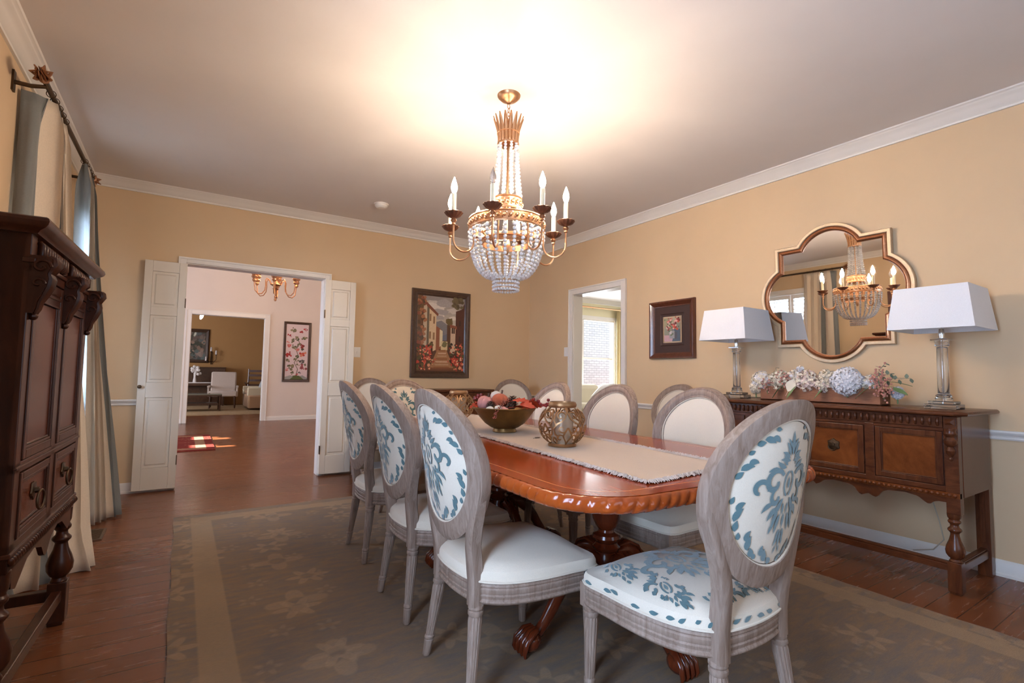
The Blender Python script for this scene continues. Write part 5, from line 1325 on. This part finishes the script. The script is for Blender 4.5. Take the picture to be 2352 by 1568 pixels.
cm={'r':[(190,40,35),(165,35,35)],'r2':[(205,85,65),(190,60,50),(215,140,110)],'p':[(205,110,105),(215,140,130)],'p2':[(170,85,90),(150,70,75)],'d':[(120,40,40),(80,75,55),(150,45,40)],'g':[(125,115,85),(95,95,65),(150,135,100)],'g2':[(120,110,115),(90,85,80)]}
for u,v,r,k in fl:
    for i in range(9): p.blob(u+rnd.gauss(0,r*.45),v+rnd.gauss(0,r*.45),r*rnd.uniform(.25,.5),s2(*rnd.choice(cm[k])),7,rnd=rnd)
p.build('embroidery',M['paint'],t,smooth=0)
HX,HY=1.221,9.0
t=thing('hall_chandelier','small bronze scroll-arm chandelier in the hall beyond the bifold doors','chandelier',(HX,HY,0))
b=MB(); b.lathe([(0,2.258),(.018,2.27),(.022,2.29),(.014,2.31),(.022,2.33),(.012,2.35),(.020,2.42),(.030,2.45),(.055,2.465),(.035,2.475),(.045,2.51),(.085,2.53),(.075,2.55),(.03,2.56),(.02,2.60),(.045,2.66),(.065,2.70),(.03,2.72),(.012,2.78),(.008,3.7)],seg=18); b.build('centre_column',M['gold2'],t)
for k in range(6):
    a=2*pi*k/6+.3; d=(cos(a),sin(a)); pts=[(.04,2.53),(.085,2.54),(.11,2.60),(.15,2.62),(.17,2.58),(.165,2.50),(.175,2.42),(.22,2.36),(.28,2.35),(.33,2.40),(.345,2.50),(.348,2.56)]
    b=MB(); b.tube([(d[0]*r,d[1]*r,z) for r,z in pts],.0085,6); ar=b.build('arm',M['gold2'],t)
    b=MB(); b.lathe([(.012,2.53),(.03,2.56),(.022,2.58),(.045,2.62),(.03,2.64),(.055,2.68),(.04,2.70),(.06,2.73),(.02,2.735)],c=(d[0]*.348,d[1]*.348,0),seg=14,rmod=lambda a,z:1+.15*cos(5*a)); b.build('leaf_cup',M['gold2'],ar)
    b=MB(); b.lathe([(.014,2.735),(.014,2.83),(0,2.835)],c=(d[0]*.348,d[1]*.348,0),seg=10); b.build('candle_sleeve',M['candle'],ar)
    b=MB(); b.lathe([(.006,2.835),(.016,2.865),(.010,2.90),(0,2.925)],c=(d[0]*.348,d[1]*.348,0),seg=10); b.build('flame_bulb',M['bulb2'],ar)
b=MB(); b.box(-1.5,.44,8.2,10.1,0,.012); o=b.build('hall_rug',rugmat(-1.5,.44,8.2,10.1,(.20,.03,.02),(.15,.024,.022),(.30,.11,.07),'red hall rug'),smooth=0); tag(o,'red patterned rug on the hall floor behind the left bifold door leaf','rug')
# ------------------------------------------------------------------ living room
b=MB(); b.box(-2.5,4.8,14.3,18.1,0,.012); o=b.build('living_rug',rugmat(-2.5,4.8,14.3,18.1,(.50,.36,.22),(.42,.28,.16),(.62,.50,.34),'tan living room rug'),smooth=0); tag(o,'tan and cream rug in the living room beyond the hall','rug')
t=thing('framed_painting','framed dim landscape painting on the living room wall above the piano','painting',(.16,YL,1.85))
b=MB(); P=lambda u,v,q:(u,-q,v); frame_box(b,-.51,.51,-.53,.53,[(0,0),(0,.03),(.03,.05),(.09,.03),(.10,.015)],P); b.build('frame',M['frame'],t,smooth=0)
p=Pic((0,-.016,0),(1,0,0),(0,0,1),(0,-1,0)); rnd=random.Random(2); p.rect(-.42,.42,-.44,.44,s2(90,85,75))
for i in range(130): u=rnd.uniform(-.38,.38); v=rnd.uniform(-.40,.40); p.blob(u,v,rnd.uniform(.03,.07),s2(*rnd.choice([(70,75,65),(115,100,90),(150,125,110),(165,140,125),(60,60,55),(100,110,105)])) if v<.15 else s2(*rnd.choice([(120,100,95),(135,120,110),(105,110,112)])),8,rnd=rnd)
p.build('canvas',M['paint'],t,smooth=0)
t=thing('candle_sconce','wall sconce with three pale candle lights beside the living room painting','sconce',(.75,YL,1.5))
b=MB(); b.box(-.025,.025,-.03,0,-.22,.18); 
for x,z in ((-.15,-.10),(-.02,.20),(.12,.10)): b.tube([(0,-.03,-.15),(x*.6,-.10,-.14),(x,-.12,-.06),(x,-.12,z-.03)],.012,6); b.lathe([(.01,z-.03),(.035,z-.02),(.035,z-.01)],c=(x,-.12,0),seg=12)
b.build('bracket_arms',M['brassdark'],t)
for x,z in ((-.15,-.10),(-.02,.20),(.12,.10)): c=MB(); c.lathe([(.026,z-.01),(.026,z+.10),(.015,z+.12),(0,z+.125)],c=(x,-.12,0),seg=12); c.build('candle',M['petalw'],t)
t=thing('upright_piano','dark wood upright piano against the living room wall under the painting','piano',(.15,18.22,0))
b=MB(); b.box(-1.0,.98,-.10,.36,.0,1.16); b.box(-1.02,1.0,-.12,.37,1.16,1.19); b.build('case',M['darkwood'],t,smooth=0,bevel=.006)
b=MB(); b.box(-.98,.96,-.42,-.08,.62,.70); b.box(-.98,-.93,-.42,-.3,0,.62); b.box(.91,.96,-.42,-.3,0,.62); b.build('keybed',M['darkwood'],t,smooth=0,bevel=.005)
b=MB(); b.box(-.92,.90,-.425,-.25,.70,.725); b.build('keys',M['petalw'],t,smooth=0)
bloomg=thing('figurine','white flower arrangement standing on the piano keybed lid','ornament',(.32,17.90,.725)); b=MB(); rnd=random.Random(4)
for i in range(26): b.sphere((rnd.gauss(0,.06),rnd.gauss(0,.04),.36+rnd.gauss(0,.06)),.045,7,5)
b.build('flowers',M['petalw'],bloomg); b=MB(); b.lathe([(.05,0),(.045,.05),(.03,.16),(.04,.28)],seg=12); b.build('vase',M['petalw'],bloomg)
t=thing('armchair','pale patterned upholstered armchair with wooden legs in the living room','chair',(1.02,16.9,0),radians(175))
b=MB(); b.ring([[(-.33,-.28),(.33,-.28),(.36,.30),(-.36,.30)]]*2,[.34,.50]); b.build('seat',M['armchair'],t,bevel=.03)
b=MB(); b.M=Matrix.Translation((0,-.30,.48))@Matrix.Rotation(.22,4,'X'); b.box(-.33,.33,-.07,.06,-.02,.58); b.build('backrest',M['armchair'],t,bevel=.04)
for x in (-.36,.36): b=MB(); b.box(x-.035,x+.035,-.28,.22,.60,.65); b.box(x-.025,x+.025,.15,.2,.34,.6); b.build('arm',M['armchair'],t,smooth=0,bevel=.015)
for x in (-.30,.30):
    for y in (-.26,.27): b=MB(); b.tube([(x,y,.36),(x*1.05,y*1.1,.012)],[.03,.018],8); b.build('leg',M['darkwood'],t)
t=thing('coffee_table','glass topped coffee table with dark lower shelf in the living room','table',(.30,15.9,0))
b=MB(); b.box(-.80,.62,-.35,.35,.44,.47); b.build('table_top',M['greytable'],t,smooth=0,bevel=.004); b=MB(); b.box(-.72,.54,-.30,.30,.18,.22); b.build('shelf',M['darkwood'],t,smooth=0)
b=MB(); b.box(-.80,.62,-.35,.35,.40,.44); b.build('apron',M['darkwood'],t,smooth=0)
for x in (-.76,.58):
    for y in (-.31,.31): b=MB(); b.tube([(x,y,.42),(x,y,.012)],[.028,.016],8); b.build('leg',M['darkwood'],t)
t=thing('sofa','tan upholstered sofa with wooden arms at the right of the living room opening','sofa',(2.35,16.3,0),radians(90))
b=MB(); b.box(-.75,.75,-.1,.80,.06,.42); b.build('base',M['sofa'],t,bevel=.04); b=MB(); b.box(-.72,.72,-.1,.20,.40,.86); b.build('backrest',M['sofa'],t,bevel=.06)
for x in (-.68,.60): b=MB(); b.box(x,x+.10,-.05,.82,.40,.64); b.build('arm',M['sofacream'],t,bevel=.03)
b=MB(); b.box(-.58,.58,.15,.78,.42,.54); b.build('seat_cushion',M['sofa'],t,bevel=.04)
for lb,p,m,a in (('pale blue pillow leaning on the living room sofa',(1.97,15.90,.80),'bluepillow',.5),('tan pillow behind the blue pillow on the living room sofa',(2.16,16.35,.80),'sofa',.35)):
    t=thing('throw_pillow',lb,'pillow',p,0); b=MB(); b.M=Matrix.Rotation(a,4,'Y')
    b.grid(lambda u,v:(.075*sin(pi*u)**.5*sin(pi*v)**.5,(u-.5)*.45,(v-.5)*.48),12,12); b.grid(lambda u,v:(-.075*sin(pi*u)**.5*sin(pi*v)**.5,(u-.5)*.45,(v-.5)*.48),12,12); b.build('pillow_cover',M[m],t,smooth=80)
t=thing('wooden_chair','reddish wooden ladder chair with curved arms against the living room wall','chair',(2.0,17.8,0),radians(170))
for x in (-.27,.27):
    b=MB(); b.tube([(x,-.25,0.012),(x,-.25,.45),(x,-.32,1.15)],.022,8); b.build('leg',M['frame2'],t); b=MB(); b.tube([(x,.25,.012),(x,.25,.66)],.022,8); b.build('leg',M['frame2'],t); b=MB(); b.tube([(x,-.27,.70),(x*1.1,0,.66),(x*1.15,.30,.72)],.022,8); b.build('arm',M['frame2'],t)
b=MB(); b.box(-.28,.28,-.26,.27,.42,.46); b.build('seat',M['frame2'],t,smooth=0,bevel=.01); b=MB()
for z in (.62,.78,.94,1.08): b.box(-.27,.27,-.33+.0,-.28,z-.03,z+.04)
b.build('back_slats',M['frame2'],t,smooth=0)
t=thing('pendant_lamp','glowing pendant lamp at the living room ceiling near the opening','lamp',(.22,14.6,0))
b=MB(); b.tube([(0,0,3.7),(0,0,2.62)],.008,8); b.tube([(-.16,0,2.45),(-.10,0,2.60),(0,0,2.64),(.10,0,2.60),(.12,0,2.52)],.010,8); b.tube([(0,0,2.64),(-.02,-.1,2.58),(-.04,-.15,2.46)],.010,8); b.build('frame',M['gold'],t)
b=MB(); b.M=Matrix.Translation((.115,0,2.44))@Matrix.Rotation(.3,4,'Y'); b.sphere((0,0,0),.045,12,8,sc=(.8,.8,1.9)); b.build('lamp_globe',M['bulb3'],t)
# ------------------------------------------------------------------ low dark chest against the back wall under the painting
t=thing('sideboard','low dark wooden chest against the back wall under the street painting','sideboard',(2.65,5.52,0))
b=MB(); b.box(-.53,.53,-.22,.20,.10,.905); b.build('body',M['walnut'],t,smooth=0,bevel=.004); b=MB(); b.box(-.56,.56,-.25,.21,.905,.935); b.build('top',M['walnut'],t,smooth=0,bevel=.005)
for x0,x1 in ((-.50,-.02),(.02,.50)):
    b=MB(); b.box(x0,x1,-.232,-.218,.15,.66); d=b.build('door',M['walnutv'],t,smooth=0,bevel=.004); b=MB(); b.box(x0,x1,-.234,-.218,.69,.87); e=b.build('drawer',M['walnutv'],t,smooth=0,bevel=.004)
    k=MB(); k.sphere(((x0+x1)/2,-.245,.78),.014,10,8); k.build('knob',M['brassdark'],e)
for x in (-.48,.48):
    for y in (-.18,.16): b=MB(); b.lathe([(.022,0),(.03,.03),(.022,.07),(.034,.10)],c=(x,y,0),seg=14); b.build('leg',M['walnut'],t)
# ------------------------------------------------------------------ sunroom
t=thing('sofa','pale cream rounded sofa under the sunroom window','sofa',(7.35,7.75,0),radians(180))
b=MB(); b.box(-1.1,1.1,-.35,.45,.0,.44); b.build('base',M['sofacream'],t,bevel=.05); b=MB(); b.box(-1.05,1.05,-.45,-.18,.38,.90); b.build('backrest',M['sofacream'],t,bevel=.09)
for x in (-.55,.55):
    b=MB(); b.box(x-.52,x+.52,-.25,-.02,.44,.94); b.build('back_cushion',M['sofacream'],t,bevel=.09); b=MB(); b.box(x-.52,x+.52,-.05,.45,.44,.58); b.build('seat_cushion',M['sofacream'],t,bevel=.06)
t=thing('sofa','white sofa with rounded back nearer the sunroom doorway','sofa',(6.62,6.50,0),radians(195))
b=MB(); b.box(-.55,.55,-.3,.4,.0,.42); b.build('base',M['sofacream'],t,bevel=.05); b=MB(); n=20; pl=[(-.55,.40)]+[(-.55+1.1*i/n,.74+.24*sin(pi*i/n)) for i in range(n+1)]+[(.55,.40)]; b.prism(pl,-.32,-.10,'y'); b.build('backrest',M['petalw'],t,bevel=.05)
t=thing('curtain_rod','brass curtain rod above the sunroom window','curtain rod',(7.6,YS-.10,2.66)); b=MB(); b.tube([(-1.3,0,0),(1.22,0,0)],.018,8); b.build('rod',M['gold'],t); b=MB(); b.sphere((1.25,0,0),.045,10,8); b.tube([(.2,0,0),(.2,.1,0)],.01,6); b.build('finial',M['gold'],t)
t=thing('curtain','pale yellow curtain right of the sunroom window','curtain',(8.66,YS-.10,0)); b=MB(); b.grid(lambda u,v:((u-.5)*.34,.035*sin(u*30),lerp(.02,2.64,v)),40,4); m=b.build('fabric',fabric('pale yellow curtain',(.70,.56,.30),160),t,smooth=80); s=m.modifiers.new('s','SOLIDIFY'); s.thickness=.004
t=thing('recessed_light','round recessed ceiling light in the sunroom','ceiling light',(7.75,8.0,ZC)); b=MB(); b.lathe([(.075,-.004),(.095,-.006),(.10,0)],seg=28); b.build('trim_ring',M['whitepl'],t); b=MB(); b.lathe([(0,-.003),(.074,-.003)],seg=28,cap=False); b.build('lens',M['lens'],t)
# ------------------------------------------------------------------ light
def area(name,loc,rot,sx,sy,power,col):
    l=bpy.data.lights.new(name,'AREA'); l.shape='RECTANGLE'; l.size=sx; l.size_y=sy; l.energy=power; l.color=col
    o=bpy.data.objects.new(name,l); COL.objects.link(o); o.location=loc; o.rotation_euler=rot; return o
R90=pi/2
SKY=(.50,.69,1.0)
area('daylight_left_window',(XL-TH-.10,(W1[0]+W1[1])/2,(W1[2]+W1[3])/2),(0,-R90,0),1.56,1.12,PW1,SKY)
area('daylight_near_left_window',(XL-TH-.10,(W2[0]+W2[1])/2,(W2[2]+W2[3])/2),(0,-R90,0),1.9,.95,PW2,SKY)
area('daylight_front_window',((WF[0]+WF[1])/2,YF-TH-.10,(WF[2]+WF[3])/2),(R90,0,0),2.1,1.5,PWF,SKY)
area('daylight_sunroom_window',(7.5,YS+TH+.15,1.5),(-R90,0,0),1.9,1.7,PWS,(.88,.94,1.0))
area('daylight_sunroom_side',(11.3,5.2,1.5),(0,R90,0),1.8,4.0,PWS2,(.88,.94,1.0))
area('daylight_hall_window',(-3.32,7.2,1.3),(0,-R90,0),2.3,1.7,PWH*.6,(.70,.80,1.0)); area('daylight_hall_far_window',(-3.32,11.15,1.3),(0,-R90,0),2.3,1.6,PWH*.6,(.60,.72,1.0))
sl=bpy.data.lights.new('sun','SUN'); sl.energy=45; sl.angle=.01; sl.color=(1,.93,.84); so=bpy.data.objects.new('sun',sl); COL.objects.link(so); so.rotation_euler=Vector((1,0,-.55)).to_track_quat('-Z','Y').to_euler()
area('daylight_living_window',(-3.3,15.2,1.5),(0,-R90,0),1.7,2.4,PWL,(.9,.92,1.0))
w=bpy.data.worlds.new('sky'); SC.world=w; w.use_nodes=True; bg=w.node_tree.nodes['Background']; bg.inputs[0].default_value=(.75,.86,1,1); bg.inputs[1].default_value=WORLD
# ------------------------------------------------------------------ camera
yaw,pit,rol=.5802,.0643,.0158
f=Vector((sin(yaw)*cos(pit),cos(yaw)*cos(pit),sin(pit))); r=Vector((cos(yaw),-sin(yaw),0)); u=r.cross(f)
r2=r*cos(rol)+u*sin(rol); u2=-r*sin(rol)+u*cos(rol)
cam=bpy.data.cameras.new('camera'); co=bpy.data.objects.new('camera',cam); COL.objects.link(co)
m=Matrix((r2,u2,-f)).transposed().to_4x4(); m.translation=Vector((0,0,1.13)); co.matrix_world=m
cam.sensor_width=36; cam.lens=1150.36/2352*36; cam.clip_start=.02; cam.clip_end=100
SC.camera=co
SC.view_settings.view_transform='Standard'; SC.view_settings.look='None'; SC.view_settings.gamma=1; SC.view_settings.use_curve_mapping=False
SC.view_settings.exposure=EXPO
SC.cycles.use_denoising=True; SC.cycles.max_bounces=8; SC.cycles.diffuse_bounces=4; SC.cycles.glossy_bounces=4; SC.cycles.transmission_bounces=6; SC.cycles.sample_clamp_indirect=6; SC.cycles.caustics_refractive=False; SC.cycles.caustics_reflective=False
